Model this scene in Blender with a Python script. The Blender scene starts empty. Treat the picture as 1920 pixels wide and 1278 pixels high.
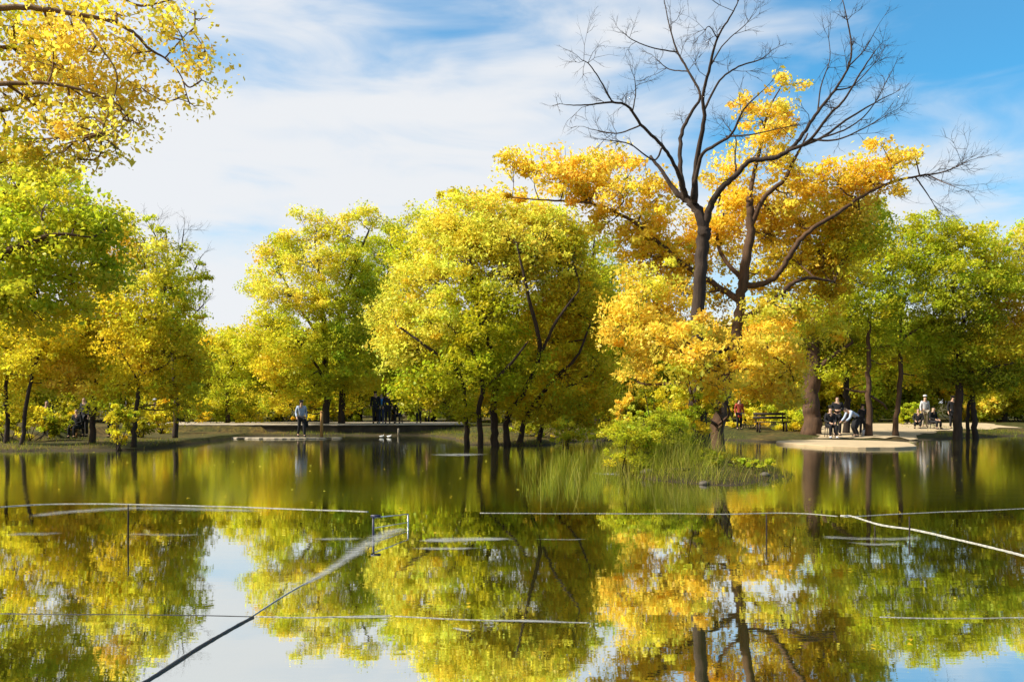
import bpy, math
import numpy as np
from mathutils import Vector
rad = math.radians
scene = bpy.context.scene
COL = scene.collection

# ------------------------------------------------------------------ camera
F, H, HY = 1660.0, 1.65, 755.0          # focal length in photo pixels, eye height, horizon row
cam_d = bpy.data.cameras.new('camera'); cam = bpy.data.objects.new('camera', cam_d); COL.objects.link(cam)
cam_d.sensor_width = 36.0; cam_d.lens = 36.0 * F / 1920.0
cam_d.shift_y = (HY - 639.0) / 1920.0
cam_d.clip_start = 0.1; cam_d.clip_end = 3000
cam.location = (0, 0, H); cam.rotation_euler = (rad(90), 0, 0)
scene.camera = cam

# ------------------------------------------------------------------ sky, sun, exposure
SUN_AZ, SUN_EL = rad(-100), rad(42)
world = bpy.data.worlds.new('World'); scene.world = world; world.use_nodes = True
def build_world():
    nt = world.node_tree; N = nt.nodes; L = nt.links; N.clear()
    out = N.new('ShaderNodeOutputWorld'); bg = N.new('ShaderNodeBackground')
    sky = N.new('ShaderNodeTexSky'); sky.sky_type = 'NISHITA'; sky.sun_disc = False
    sky.sun_elevation = SUN_EL; sky.sun_rotation = SUN_AZ
    sky.air_density = 1.0; sky.dust_density = 0.6; sky.ozone_density = 2.5
    tc = N.new('ShaderNodeTexCoord')
    def mapping(scale, loc=(0, 0, 0), rot=(0, 0, 0)):
        m = N.new('ShaderNodeMapping'); m.inputs['Scale'].default_value = scale
        m.inputs['Location'].default_value = loc; m.inputs['Rotation'].default_value = rot
        L.new(tc.outputs['Generated'], m.inputs['Vector']); return m
    def noise(m, sc, det, rough, dist=0.0):
        n = N.new('ShaderNodeTexNoise'); n.inputs['Scale'].default_value = sc
        n.inputs['Detail'].default_value = det; n.inputs['Roughness'].default_value = rough
        n.inputs['Distortion'].default_value = dist
        L.new(m.outputs['Vector'], n.inputs['Vector']); return n.outputs['Fac']
    def math_(op, a, b=None, clamp=False):
        n = N.new('ShaderNodeMath'); n.operation = op; n.use_clamp = clamp
        for k, v in enumerate((a, b)):
            if v is None: continue
            if isinstance(v, (int, float)): n.inputs[k].default_value = v
            else: L.new(v, n.inputs[k])
        return n.outputs[0]
    big = noise(mapping((1.5, 1.5, 5.0), (18.11, 13.73, 15.33), (0, rad(14), 0)), 1.5, 4, 0.5, 0.3)
    fine = noise(mapping((2.6, 2.6, 9.0), (18.09, 5.2, 12.71), (0, rad(22), 0)), 2.4, 6, 0.55, 0.5)
    # thin cloud is thickest towards the sun's side and the horizon
    sep = N.new('ShaderNodeSeparateXYZ'); L.new(tc.outputs['Generated'], sep.inputs[0])
    side = math_('MULTIPLY', sep.outputs['X'], -0.66)
    low = math_('MULTIPLY', math_('MINIMUM', sep.outputs['Z'], 0.34), -1.75)
    c = math_('ADD', math_('MULTIPLY', big, 1.7), math_('MULTIPLY', fine, 0.8))
    c = math_('ADD', math_('ADD', c, side), low)
    mr = N.new('ShaderNodeMapRange'); mr.interpolation_type = 'SMOOTHSTEP'
    mr.inputs['From Min'].default_value = 0.31; mr.inputs['From Max'].default_value = 0.96
    L.new(c, mr.inputs['Value'])
    mask = math_('MULTIPLY_ADD', mr.outputs[0], 0.86); mask.node.inputs[2].default_value = 0.12
    hsv = N.new('ShaderNodeHueSaturation'); hsv.inputs['Saturation'].default_value = 1.75; hsv.inputs['Hue'].default_value = 0.485
    hsv.inputs['Value'].default_value = 0.70; L.new(sky.outputs[0], hsv.inputs['Color'])
    mix = N.new('ShaderNodeMixRGB'); L.new(mask, mix.inputs['Fac'])
    L.new(hsv.outputs[0], mix.inputs['Color1']); mix.inputs['Color2'].default_value = (3.02, 3.08, 3.18, 1)
    L.new(mix.outputs[0], bg.inputs['Color']); bg.inputs['Strength'].default_value = 0.10
    L.new(bg.outputs[0], out.inputs['Surface'])
build_world()
sun_d = bpy.data.lights.new('sun', 'SUN'); sun = bpy.data.objects.new('sun', sun_d); COL.objects.link(sun)
sun_d.energy = 3.1; sun_d.angle = rad(5.0); sun_d.color = (1.0, 0.93, 0.80)
sdir = Vector((math.sin(SUN_AZ) * math.cos(SUN_EL), math.cos(SUN_AZ) * math.cos(SUN_EL), math.sin(SUN_EL)))
sun.rotation_euler = sdir.to_track_quat('Z', 'Y').to_euler(); sun.location = sdir * 60
vs = scene.view_settings
vs.view_transform = 'Standard'; vs.look = 'None'; vs.gamma = 1.0; vs.use_curve_mapping = False; vs.exposure = 1.52
cy = scene.cycles
cy.max_bounces = 10; cy.diffuse_bounces = 7; cy.glossy_bounces = 3; cy.transmission_bounces = 8; cy.transparent_max_bounces = 12
cy.caustics_reflective = False; cy.caustics_refractive = False; cy.use_denoising = True

# ------------------------------------------------------------------ helpers
def P(X, Y, d):                       # the point seen at photo pixel (X, Y) that stands d metres away
    return np.array(((X - 960.0) / F * d, d, H - (Y - HY) / F * d))
def props(o, label=None, category=None, group=None, kind=None):
    for k, v in (('label', label), ('category', category), ('group', group), ('kind', kind)):
        if v: o[k] = v
    return o
def empty(name, loc, label=None, category=None, group=None):
    o = bpy.data.objects.new(name, None); COL.objects.link(o); o.location = loc; o.empty_display_size = 0.2
    return props(o, label, category, group)
def mesh_np(name, V, Fq, mat, parent=None, col=None, smooth=False, mats=None, midx=None):
    """V (n,3), Fq (m,3 or 4) -> one linked mesh object"""
    V = np.ascontiguousarray(V, np.float32); Fq = np.ascontiguousarray(Fq, np.int32)
    me = bpy.data.meshes.new(name)
    k = Fq.shape[1]
    me.vertices.add(len(V)); me.vertices.foreach_set('co', V.ravel())
    me.loops.add(Fq.size); me.loops.foreach_set('vertex_index', Fq.ravel())
    me.polygons.add(len(Fq)); me.polygons.foreach_set('loop_start', np.arange(0, Fq.size, k, dtype=np.int32))
    if smooth: me.polygons.foreach_set('use_smooth', np.ones(len(Fq), bool))
    if col is not None:
        a = me.attributes.new('col', 'FLOAT_COLOR', 'POINT')
        c4 = np.ones((len(V), 4), np.float32); c4[:, :3] = col; a.data.foreach_set('color', c4.ravel())
    me.update(calc_edges=True)
    me.materials.append(mat)
    o = bpy.data.objects.new(name, me); COL.objects.link(o)
    if parent is not None: o.parent = parent
    return o
class MB:                                # collects quads of tubes, boxes, blobs
    def __init__(s): s.V = []; s.F = []; s.n = 0
    def add(s, V, Fc):
        s.V.append(np.asarray(V, float)); s.F.append(np.asarray(Fc, int) + s.n); s.n += len(V)
    def tube(s, pts, rads, sides=8, cap=True):
        pts = np.asarray(pts, float); n = len(pts); rads = np.broadcast_to(np.asarray(rads, float), (n,))
        T = np.gradient(pts, axis=0); T /= np.linalg.norm(T, axis=1)[:, None] + 1e-9
        ref = np.array((1.0, 0, 0)) if abs(T[0, 0]) < 0.8 else np.array((0, 1.0, 0))
        a = np.linspace(0, 2 * np.pi, sides, endpoint=False)
        U = np.empty_like(pts)
        for i in range(n):
            u = ref - T[i] * (ref @ T[i]); u /= np.linalg.norm(u) + 1e-9; U[i] = u; ref = u
        W = np.cross(T, U)
        V = pts[:, None, :] + rads[:, None, None] * (np.cos(a)[None, :, None] * U[:, None, :] + np.sin(a)[None, :, None] * W[:, None, :])
        i = np.arange(n - 1)[:, None] * sides; j = np.arange(sides)[None, :]; j2 = (j + 1) % sides
        Q = np.stack((i + j, i + j2, i + sides + j2, i + sides + j), -1).reshape(-1, 4)
        V = V.reshape(-1, 3)
        if cap and sides == 8:
            e = (n - 1) * 8
            Q = np.vstack((Q, [[e, e + 1, e + 2, e + 3], [e, e + 3, e + 4, e + 7], [e + 4, e + 5, e + 6, e + 7]],
                           [[3, 2, 1, 0], [7, 4, 3, 0], [7, 6, 5, 4]]))
        s.add(V, Q)
    def box(s, c, size, rz=0.0, taper=1.0, rx=0.0):
        x, y, z = np.asarray(size) / 2.0
        V = np.array([(-x, -y, -z), (x, -y, -z), (x, y, -z), (-x, y, -z), (-x * taper, -y * taper, z), (x * taper, -y * taper, z), (x * taper, y * taper, z), (-x * taper, y * taper, z)])
        cx, sx = math.cos(rx), math.sin(rx); V = V @ np.array(((1, 0, 0), (0, cx, -sx), (0, sx, cx))).T
        c_, s_ = math.cos(rz), math.sin(rz); V = V @ np.array(((c_, -s_, 0), (s_, c_, 0), (0, 0, 1))).T
        s.add(V + np.asarray(c), [(0, 3, 2, 1), (4, 5, 6, 7), (0, 1, 5, 4), (1, 2, 6, 5), (2, 3, 7, 6), (3, 0, 4, 7)])
    def blob(s, c, r, nu=10, nv=7, jit=0.0, rng=None):
        r = np.broadcast_to(np.asarray(r, float), (3,))
        u = np.linspace(0, 2 * np.pi, nu, endpoint=False); v = np.linspace(0.02, np.pi - 0.02, nv)
        g = np.stack((np.sin(v)[:, None] * np.cos(u), np.sin(v)[:, None] * np.sin(u), np.cos(v)[:, None] * np.ones(nu)), -1).reshape(-1, 3)
        if jit: g = g * (1 + jit * rng.standard_normal((len(g), 1)))
        i = np.arange(nv - 1)[:, None] * nu; j = np.arange(nu)[None, :]; j2 = (j + 1) % nu
        s.add(np.asarray(c) + g * r, np.stack((i + j, i + nu + j, i + nu + j2, i + j2), -1).reshape(-1, 4))
    def build(s, name, mat, parent=None, smooth=True, origin=(0, 0, 0)):
        return mesh_np(name, np.vstack(s.V) - np.asarray(origin), np.vstack(s.F), mat, parent, smooth=smooth)
def spline(pts, per=5):                  # Catmull-Rom through rows of any width
    p = np.asarray(pts, float)
    if len(p) < 3: 
        t = np.linspace(0, 1, per + 1)[:, None]; return p[0] * (1 - t) + p[1] * t
    q = np.vstack((2 * p[0] - p[1], p, 2 * p[-1] - p[-2])); out = []
    for i in range(1, len(q) - 2):
        t = np.linspace(0, 1, per, endpoint=False)[:, None]
        a, b, c, d = q[i - 1], q[i], q[i + 1], q[i + 2]
        out.append(0.5 * (2 * b + (c - a) * t + (2 * a - 5 * b + 4 * c - d) * t ** 2 + (3 * b - a - 3 * c + d) * t ** 3))
    out.append(p[-1:]); return np.vstack(out)

# ------------------------------------------------------------------ materials
def mat_new(name):
    m = bpy.data.materials.new(name); m.use_nodes = True; nt = m.node_tree; nt.nodes.clear()
    return m, nt.nodes, nt.links
def out_node(N, L, sh): 
    o = N.new('ShaderNodeOutputMaterial'); L.new(sh, o.inputs['Surface']); return o
def noise_node(N, L, scale, detail=4, rough=0.5, vec=None, mscale=None):
    n = N.new('ShaderNodeTexNoise'); n.inputs['Scale'].default_value = scale
    n.inputs['Detail'].default_value = detail; n.inputs['Roughness'].default_value = rough
    if vec is not None:
        if mscale:
            mp = N.new('ShaderNodeMapping'); mp.inputs['Scale'].default_value = mscale
            L.new(vec, mp.inputs['Vector']); vec = mp.outputs[0]
        L.new(vec, n.inputs['Vector'])
    return n
def ramp(N, L, fac, stops):
    r = N.new('ShaderNodeValToRGB'); e = r.color_ramp.elements
    while len(e) < len(stops): e.new(0.5)
    for k, (p, c) in enumerate(stops): e[k].position = p; e[k].color = (*c, 1)
    L.new(fac, r.inputs['Fac']); return r.outputs['Color']
def leaf_material():
    m, N, L = mat_new('leaf')
    at = N.new('ShaderNodeAttribute'); at.attribute_name = 'col'
    d = N.new('ShaderNodeBsdfDiffuse'); t = N.new('ShaderNodeBsdfTranslucent'); g = N.new('ShaderNodeBsdfGlossy')
    L.new(at.outputs['Color'], d.inputs['Color'])
    hs = N.new('ShaderNodeHueSaturation'); hs.inputs['Saturation'].default_value = 1.0; hs.inputs['Value'].default_value = 1.22
    L.new(at.outputs['Color'], hs.inputs['Color']); L.new(hs.outputs[0], t.inputs['Color'])
    g.inputs['Roughness'].default_value = 0.45; g.inputs['Color'].default_value = (0.9, 0.9, 0.8, 1)
    a = N.new('ShaderNodeMixShader'); a.inputs[0].default_value = 0.52; L.new(d.outputs[0], a.inputs[1]); L.new(t.outputs[0], a.inputs[2])
    b = N.new('ShaderNodeMixShader'); b.inputs[0].default_value = 0.012; L.new(a.outputs[0], b.inputs[1]); L.new(g.outputs[0], b.inputs[2])
    out_node(N, L, b.outputs[0]); return m
def simple(name, color, rough=0.8, var=0.25, scale=8.0, bump=0.0, mscale=(1, 1, 1), spec=0.3, metal=0.0):
    m, N, L = mat_new(name)
    tc = N.new('ShaderNodeTexCoord'); n = noise_node(N, L, scale, 5, 0.6, tc.outputs['Object'], mscale)
    c = np.array(color)
    col = ramp(N, L, n.outputs['Fac'], [(0.25, tuple(c * (1 - var))), (0.75, tuple(np.minimum(c * (1 + var), 1)))])
    b = N.new('ShaderNodeBsdfPrincipled'); L.new(col, b.inputs['Base Color'])
    b.inputs['Roughness'].default_value = rough; b.inputs['Specular IOR Level'].default_value = spec; b.inputs['Metallic'].default_value = metal
    if bump:
        bp = N.new('ShaderNodeBump'); bp.inputs['Strength'].default_value = bump; bp.inputs['Distance'].default_value = 0.03
        L.new(n.outputs['Fac'], bp.inputs['Height']); L.new(bp.outputs[0], b.inputs['Normal'])
    out_node(N, L, b.outputs[0]); return m
LEAF = leaf_material()
BARK = simple('bark', (0.042, 0.027, 0.018), 0.9, 0.55, 9.0, 0.9, (1, 1, 0.22))
BARK_WARM = simple('bark_warm', (0.080, 0.043, 0.022), 0.9, 0.5, 8.0, 0.8, (1, 1, 0.22))
BARK_OCHRE = simple('bark_ochre', (0.17, 0.095, 0.04), 0.9, 0.45, 9.0, 0.8, (1, 1, 0.22))
BARK_DARK = simple('bark_dark', (0.030, 0.021, 0.015), 0.9, 0.5, 9.0, 0.8, (1, 1, 0.22))
STONE = simple('stone', (0.36, 0.30, 0.22), 0.9, 0.2, 3.0, 0.3)
SAND = simple('sand', (0.42, 0.32, 0.19), 0.95, 0.16, 2.2, 0.3)
WOOD = simple('weathered_wood', (0.36, 0.19, 0.055), 0.75, 0.35, 6.0, 0.3, (6, 6, 0.6))
DARKWOOD = simple('dark_wood', (0.035, 0.022, 0.016), 0.7, 0.4, 7.0, 0.2, (1, 6, 6))
ROPE = simple('pale_rope', (0.33, 0.32, 0.28), 0.8, 0.6, 30.0, 0.4)
CABLE = simple('black_cable', (0.016, 0.015, 0.020), 0.4, 0.3, 20.0, 0.1, spec=0.5)
METAL = simple('grey_metal', (0.50, 0.51, 0.54), 0.35, 0.2, 12.0, 0.0, metal=0.8)
NAVY = simple('navy_paint', (0.030, 0.032, 0.070), 0.45, 0.2, 12.0)
SKIN = simple('skin', (0.50, 0.31, 0.21), 0.6, 0.08, 10.0)
HAIR = simple('hair', (0.018, 0.013, 0.010), 0.6, 0.3, 40.0)
C_BLACK = simple('black_cloth', (0.012, 0.012, 0.014), 0.9, 0.3, 14.0, 0.2)
C_WHITE = simple('white_cloth', (0.50, 0.50, 0.53), 0.9, 0.12, 14.0, 0.2)
C_PALE = simple('pale_blue_cloth', (0.36, 0.42, 0.53), 0.9, 0.12, 14.0, 0.2)
C_BLUE = simple('blue_cloth', (0.07, 0.28, 0.66), 0.9, 0.12, 14.0, 0.2)
C_JEANS = simple('denim', (0.045, 0.06, 0.11), 0.9, 0.2, 20.0, 0.2)
C_NAVY = simple('navy_cloth', (0.025, 0.03, 0.075), 0.9, 0.2, 20.0, 0.2)
C_SAND = simple('beige_cloth', (0.34, 0.29, 0.22), 0.9, 0.15, 14.0, 0.2)
C_RED = simple('red_cloth', (0.33, 0.055, 0.03), 0.9, 0.2, 14.0, 0.2)
C_BROWNRED = simple('rust_cloth', (0.12, 0.03, 0.02), 0.9, 0.2, 14.0, 0.2)
FEATHER = simple('white_feather', (0.80, 0.78, 0.74), 0.8, 0.08, 20.0)
BEAK = simple('orange_beak', (0.65, 0.28, 0.04), 0.5, 0.1, 20.0)
def ground_material():
    m, N, L = mat_new('ground')
    g = N.new('ShaderNodeNewGeometry'); pos = g.outputs['Position']
    n1 = noise_node(N, L, 0.35, 6, 0.6, pos); n2 = noise_node(N, L, 5.0, 6, 0.65, pos)
    grass = ramp(N, L, n2.outputs['Fac'], [(0.3, (0.016, 0.019, 0.005)), (0.55, (0.050, 0.052, 0.010)), (0.8, (0.11, 0.090, 0.018))])
    litter = ramp(N, L, n2.outputs['Fac'], [(0.3, (0.035, 0.022, 0.009)), (0.55, (0.10, 0.066, 0.018)), (0.8, (0.27, 0.18, 0.035))])
    r1 = N.new('ShaderNodeMapRange'); r1.inputs[1].default_value = 0.42; r1.inputs[2].default_value = 0.62; L.new(n1.outputs['Fac'], r1.inputs[0])
    mx = N.new('ShaderNodeMixRGB'); L.new(r1.outputs[0], mx.inputs[0]); L.new(grass, mx.inputs[1]); L.new(litter, mx.inputs[2])
    # wet mud at the waterline (by height)
    sep = N.new('ShaderNodeSeparateXYZ'); L.new(pos, sep.inputs[0])
    r2 = N.new('ShaderNodeMapRange'); r2.inputs[1].default_value = 0.10; r2.inputs[2].default_value = 0.02; L.new(sep.outputs['Z'], r2.inputs[0])
    mud = N.new('ShaderNodeMixRGB'); L.new(r2.outputs[0], mud.inputs[0]); L.new(mx.outputs[0], mud.inputs[1]); mud.inputs[2].default_value = (0.045, 0.034, 0.018, 1)
    b = N.new('ShaderNodeBsdfPrincipled'); b.inputs['Roughness'].default_value = 0.95; b.inputs['Specular IOR Level'].default_value = 0.15
    L.new(mud.outputs[0], b.inputs['Base Color'])
    bp = N.new('ShaderNodeBump'); bp.inputs['Strength'].default_value = 0.8; bp.inputs['Distance'].default_value = 0.06
    L.new(n2.outputs['Fac'], bp.inputs['Height']); L.new(bp.outputs[0], b.inputs['Normal'])
    out_node(N, L, b.outputs[0]); return m
def water_material():
    m, N, L = mat_new('water')
    g = N.new('ShaderNodeNewGeometry'); pos = g.outputs['Position']
    sep = N.new('ShaderNodeSeparateXYZ'); L.new(pos, sep.inputs[0])
    # a light breeze roughens the far water; the near water inside the floating line is still
    zone = N.new('ShaderNodeMapRange'); zone.interpolation_type = 'SMOOTHSTEP'
    zone.inputs[1].default_value = 13.0; zone.inputs[2].default_value = 15.5; L.new(sep.outputs['Y'], zone.inputs[0])
    n1 = noise_node(N, L, 1.0, 3, 0.5, pos, (0.55, 2.6, 1)); n2 = noise_node(N, L, 1.0, 3, 0.5, pos, (5, 14, 1))
    patch = noise_node(N, L, 0.22, 3, 0.5, pos, (1, 3, 1))
    add = N.new('ShaderNodeMath'); add.operation = 'MULTIPLY_ADD'; L.new(n2.outputs['Fac'], add.inputs[0]); add.inputs[1].default_value = 0.22; L.new(n1.outputs['Fac'], add.inputs[2])
    st = N.new('ShaderNodeMapRange'); st.inputs[3].default_value = 0.0035; st.inputs[4].default_value = 0.010; L.new(zone.outputs[0], st.inputs[0])
    bp = N.new('ShaderNodeBump'); bp.inputs['Distance'].default_value = 0.25; L.new(st.outputs[0], bp.inputs['Strength']); L.new(add.outputs[0], bp.inputs['Height'])
    ro = N.new('ShaderNodeMapRange'); ro.inputs[3].default_value = 0.012; ro.inputs[4].default_value = 0.085; L.new(zone.outputs[0], ro.inputs[0])
    gl = N.new('ShaderNodeBsdfGlossy'); gl.inputs['Color'].default_value = (0.90, 0.92, 0.90, 1)
    L.new(ro.outputs[0], gl.inputs['Roughness']); L.new(bp.outputs[0], gl.inputs['Normal'])
    df = N.new('ShaderNodeBsdfDiffuse'); df.inputs['Color'].default_value = (0.070, 0.070, 0.008, 1)
    fr = N.new('ShaderNodeFresnel'); fr.inputs['IOR'].default_value = 1.33; L.new(bp.outputs[0], fr.inputs['Normal'])
    fm = N.new('ShaderNodeMapRange'); fm.inputs[1].default_value = 0.02; fm.inputs[2].default_value = 0.6; fm.inputs[3].default_value = 0.84; fm.inputs[4].default_value = 0.97; L.new(fr.outputs[0], fm.inputs[0])
    mx = N.new('ShaderNodeMixShader'); L.new(fm.outputs[0], mx.inputs[0]); L.new(df.outputs[0], mx.inputs[1]); L.new(gl.outputs[0], mx.inputs[2])
    out_node(N, L, mx.outputs[0]); return m
def scum_material():
    m, N, L = mat_new('scum')
    g = N.new('ShaderNodeNewGeometry'); pos = g.outputs['Position']
    at = N.new('ShaderNodeAttribute'); at.attribute_name = 'col'
    n = noise_node(N, L, 1.0, 7, 0.75, pos, (3.2, 10, 1)); n2 = noise_node(N, L, 1.0, 6, 0.8, pos, (14, 34, 1))
    s = N.new('ShaderNodeSeparateColor'); L.new(at.outputs['Color'], s.inputs[0])
    a = N.new('ShaderNodeMath'); a.operation = 'MULTIPLY_ADD'; L.new(n2.outputs['Fac'], a.inputs[0]); a.inputs[1].default_value = 0.6; L.new(n.outputs['Fac'], a.inputs[2])
    b = N.new('ShaderNodeMath'); b.operation = 'ADD'; L.new(a.outputs[0], b.inputs[0]); L.new(s.outputs[0], b.inputs[1])
    r = N.new('ShaderNodeMapRange'); r.interpolation_type = 'SMOOTHSTEP'; r.inputs[1].default_value = 1.18; r.inputs[2].default_value = 1.80; r.inputs[4].default_value = 0.60; L.new(b.outputs[0], r.inputs[0])
    d = N.new('ShaderNodeBsdfDiffuse'); L.new(ramp(N, L, n2.outputs['Fac'], [(0.3, (0.20, 0.21, 0.20)), (0.7, (0.46, 0.47, 0.47))]), d.inputs['Color'])
    t = N.new('ShaderNodeBsdfTransparent'); mx = N.new('ShaderNodeMixShader'); L.new(r.outputs[0], mx.inputs[0]); L.new(t.outputs[0], mx.inputs[1]); L.new(d.outputs[0], mx.inputs[2])
    out_node(N, L, mx.outputs[0]); return m
GROUND, WATER, SCUM = ground_material(), water_material(), scum_material()

# ------------------------------------------------------------------ terrain and water
SH = np.array([(-300, 850), (0, 846), (160, 845), (275, 843), (315, 830), (420, 818), (560, 816.5), (640, 816.5), (800, 816.5), (846, 822), (880, 834),
               (1010, 836), (1060, 830), (1120, 826), (1350, 824), (1440, 829), (1500, 830), (1720, 826), (1790, 822), (1920, 817), (2150, 817)], float)
SD = H * F / (SH[:, 1] - HY); SX = (SH[:, 0] - 960) / F * SD
def land_s(x, y):
    ys = np.interp(x, SX, SD)
    w = 0.35 * np.sin(x * 1.7 + 0.6 * np.sin(y * 0.9)) + 0.2 * np.sin(x * 4.1 + 1.3) + 0.12 * np.sin(x * 9.3)
    s = np.maximum.reduce([y - ys + w * 0.6, (-0.578 * y - 1.0 - x) * 0.87, 2.3 - y, x - 40.0])
    # the island under the big bare tree
    ex, ey = (x - 4.45) / 2.05, (y - 22.2) / 4.2
    r = np.sqrt(ex ** 2 + ey ** 2); th = np.arctan2(ey, ex)
    isl = (1 - r + 0.10 * np.sin(3 * th + 1) + 0.06 * np.sin(7 * th)) * 1.6
    return np.maximum(s, np.minimum(isl, 1.2))
def height(x, y):
    s = land_s(x, y)
    z = np.interp(s, [-3, -0.5, 0, 0.35, 1.2, 7, 12, 400], [-0.8, -0.25, 0, 0.07, 0.14, 0.42, 0.47, 0.9])
    z = np.where((x > -19.6) & (x < -2.2) & (y < 45.6) & (s > 0), np.minimum(z, 0.16), z)
    r_ = np.sqrt(((x - 4.45) / 2.05) ** 2 + ((y - 22.2) / 4.2) ** 2); z = z + 0.30 * np.clip(1 - r_, 0, 1) ** .8
    return z + np.where(s > 0.5, 0.035 * np.sin(x * 1.3 + y * 0.7) * np.sin(y * 1.1 - x * 0.4), 0)
def gz(x, y): return float(height(np.array([float(x)]), np.array([float(y)]))[0])
gx = np.unique(np.concatenate((np.linspace(-600, -60, 12), np.linspace(-60, -26, 35), np.arange(-26, 30, 0.42), np.linspace(30, 60, 31), np.linspace(60, 600, 12))))
gy = np.unique(np.concatenate((np.linspace(-60, -6, 8), np.arange(-6, 56, 0.42), np.linspace(56, 110, 40), np.linspace(110, 900, 14))))
XX, YY = np.meshgrid(gx, gy); ZZ = height(XX, YY)
ni, nj = XX.shape; ii = (np.arange(ni - 1)[:, None] * nj + np.arange(nj - 1)[None, :])
props(mesh_np('ground', np.stack((XX, YY, ZZ), -1).reshape(-1, 3), np.stack((ii, ii + 1, ii + nj + 1, ii + nj), -1).reshape(-1, 4), GROUND, smooth=True), kind='structure')
props(mesh_np('pond_water', np.array([(-70, -8, 0), (70, -8, 0), (70, 60, 0), (-70, 60, 0)]), np.array([[0, 1, 2, 3]]), WATER), kind='structure')

def slab(name, outline, z0, z1, mat, lift=None):     # closed slab with a rounded lip from an outline (counter-clockwise)
    o = np.asarray(outline, float); n = len(o); c = o.mean(0)
    inset = c + (o - c) * (1 - 0.03)
    rings = [np.c_[o, np.full(n, z0)], np.c_[o, np.full(n, z1 - 0.025)], np.c_[inset, np.full(n, z1)]]
    V = np.vstack(rings + [[[c[0], c[1], z1 + 0.01]]]); q = []
    for r in range(2):
        for i in range(n): q.append((r * n + i, r * n + (i + 1) % n, (r + 1) * n + (i + 1) % n, (r + 1) * n + i))
    me = bpy.data.meshes.new(name)
    me.from_pydata([tuple(v) for v in V], [], q + [(2 * n + i, 2 * n + (i + 1) % n, 3 * n) for i in range(n)])
    me.materials.append(mat); ob = bpy.data.objects.new(name, me); COL.objects.link(ob)
    return props(ob, kind='structure')
def wavy_strip(x0, x1, yf, yb, n, amp, seed):
    r = np.random.default_rng(seed); x = np.linspace(x0, x1, n)
    f = np.interp(x, np.linspace(x0, x1, len(yf)), yf) + r.normal(0, amp, n); b = np.interp(x, np.linspace(x0, x1, len(yb)), yb)
    return np.vstack((np.c_[x, f], np.c_[x, b][::-1]))
# raised promenade behind the left and middle bank, and the low stone landing at the water
slab('path', wavy_strip(-19.4, -2.4, (46.4, 45.8, 45.6, 45.4, 45.8, 46.6), (50.5, 50.5), 40, 0.05, 1), 0.49, 0.56, STONE)
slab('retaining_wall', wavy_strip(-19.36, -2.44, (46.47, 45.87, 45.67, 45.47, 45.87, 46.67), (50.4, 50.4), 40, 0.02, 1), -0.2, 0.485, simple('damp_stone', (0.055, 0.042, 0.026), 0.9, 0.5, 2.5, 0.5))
slab('landing', wavy_strip(-13.2, -7.9, (40.9, 40.5, 40.3, 40.5, 41.0), (41.1, 41.0, 40.95, 41.0, 41.2), 30, 0.04, 2), -0.3, 0.06, STONE)
th = np.linspace(0, 2 * np.pi, 60, endpoint=False)
rr = 1 + 0.05 * np.sin(3 * th + 0.4) + 0.04 * np.sin(5 * th) + 0.015 * np.sin(13 * th)
slab('sand_spit', np.c_[13.1 + 2.45 * rr * np.cos(th), 34.6 + 3.1 * rr * np.sin(th)], -0.4, 0.10, SAND)
pl = spline(np.array([(13.0, 38.0), (14.3, 41.5), (15.6, 45.0), (18.5, 49.0), (22.5, 51.5), (27.0, 53.0)]), 8); pr_ = spline(np.array([(17.6, 38.9), (18.6, 40.6), (20.0, 42.6), (22.3, 45.0), (25.0, 47.0), (28.0, 48.2)]), 8)
tq = np.linspace(0, 1, 22)[None, :, None]; SPt = pl[:, None] * (1 - tq) + pr_[:, None] * tq; a0, a1 = SPt.shape[:2]; SPt = SPt + .16 * np.stack((np.sin(SPt[..., 1] * 3.1) + .6 * np.sin(SPt[..., 1] * 7.7), np.sin(SPt[..., 0] * 2.7) + .6 * np.sin(SPt[..., 0] * 6.1)), -1)
ii = np.arange(a0 - 1)[:, None] * a1 + np.arange(a1 - 1)[None]
props(mesh_np('sand_path', np.c_[SPt.reshape(-1, 2), height(SPt[..., 0].ravel(), SPt[..., 1].ravel()) + .035], np.stack((ii, ii + 1, ii + a1 + 1, ii + a1), -1).reshape(-1, 4), SAND, smooth=True), kind='structure')

# ------------------------------------------------------------------ trees
Y_BRIGHT, Y_GOLD, ORANGE = (0.72, 0.66, 0.070), (0.86, 0.65, 0.075), (0.88, 0.64, 0.055)
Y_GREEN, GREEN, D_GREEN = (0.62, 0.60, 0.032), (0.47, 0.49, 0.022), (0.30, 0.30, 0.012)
OLIVE, RUST, LIME = (0.68, 0.59, 0.030), (0.72, 0.50, 0.030), (0.53, 0.53, 0.022)
def leaves_mesh(C, S, col, rng, up=0.35):
    """one folded diamond (two faces) per leaf at C with size S"""
    n = len(C)
    nrm = rng.standard_normal((n, 3)); nrm[:, 2] += up; nrm /= np.linalg.norm(nrm, axis=1)[:, None]
    a = rng.standard_normal((n, 3)); a -= nrm * (a * nrm).sum(1)[:, None]; a /= np.linalg.norm(a, axis=1)[:, None] + 1e-9
    b = np.cross(nrm, a); s = S[:, None]
    fold = nrm * s * rng.uniform(-0.18, 0.18, (n, 1))
    V = np.stack((C - a * s * 0.62, C + b * s * 0.36 + fold, C + a * s * 0.62, C - b * s * 0.36 + fold), 1).reshape(-1, 3)
    Fc = np.arange(4 * n).reshape(-1, 4)
    return V, Fc, np.repeat(col, 4, axis=0)
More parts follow.
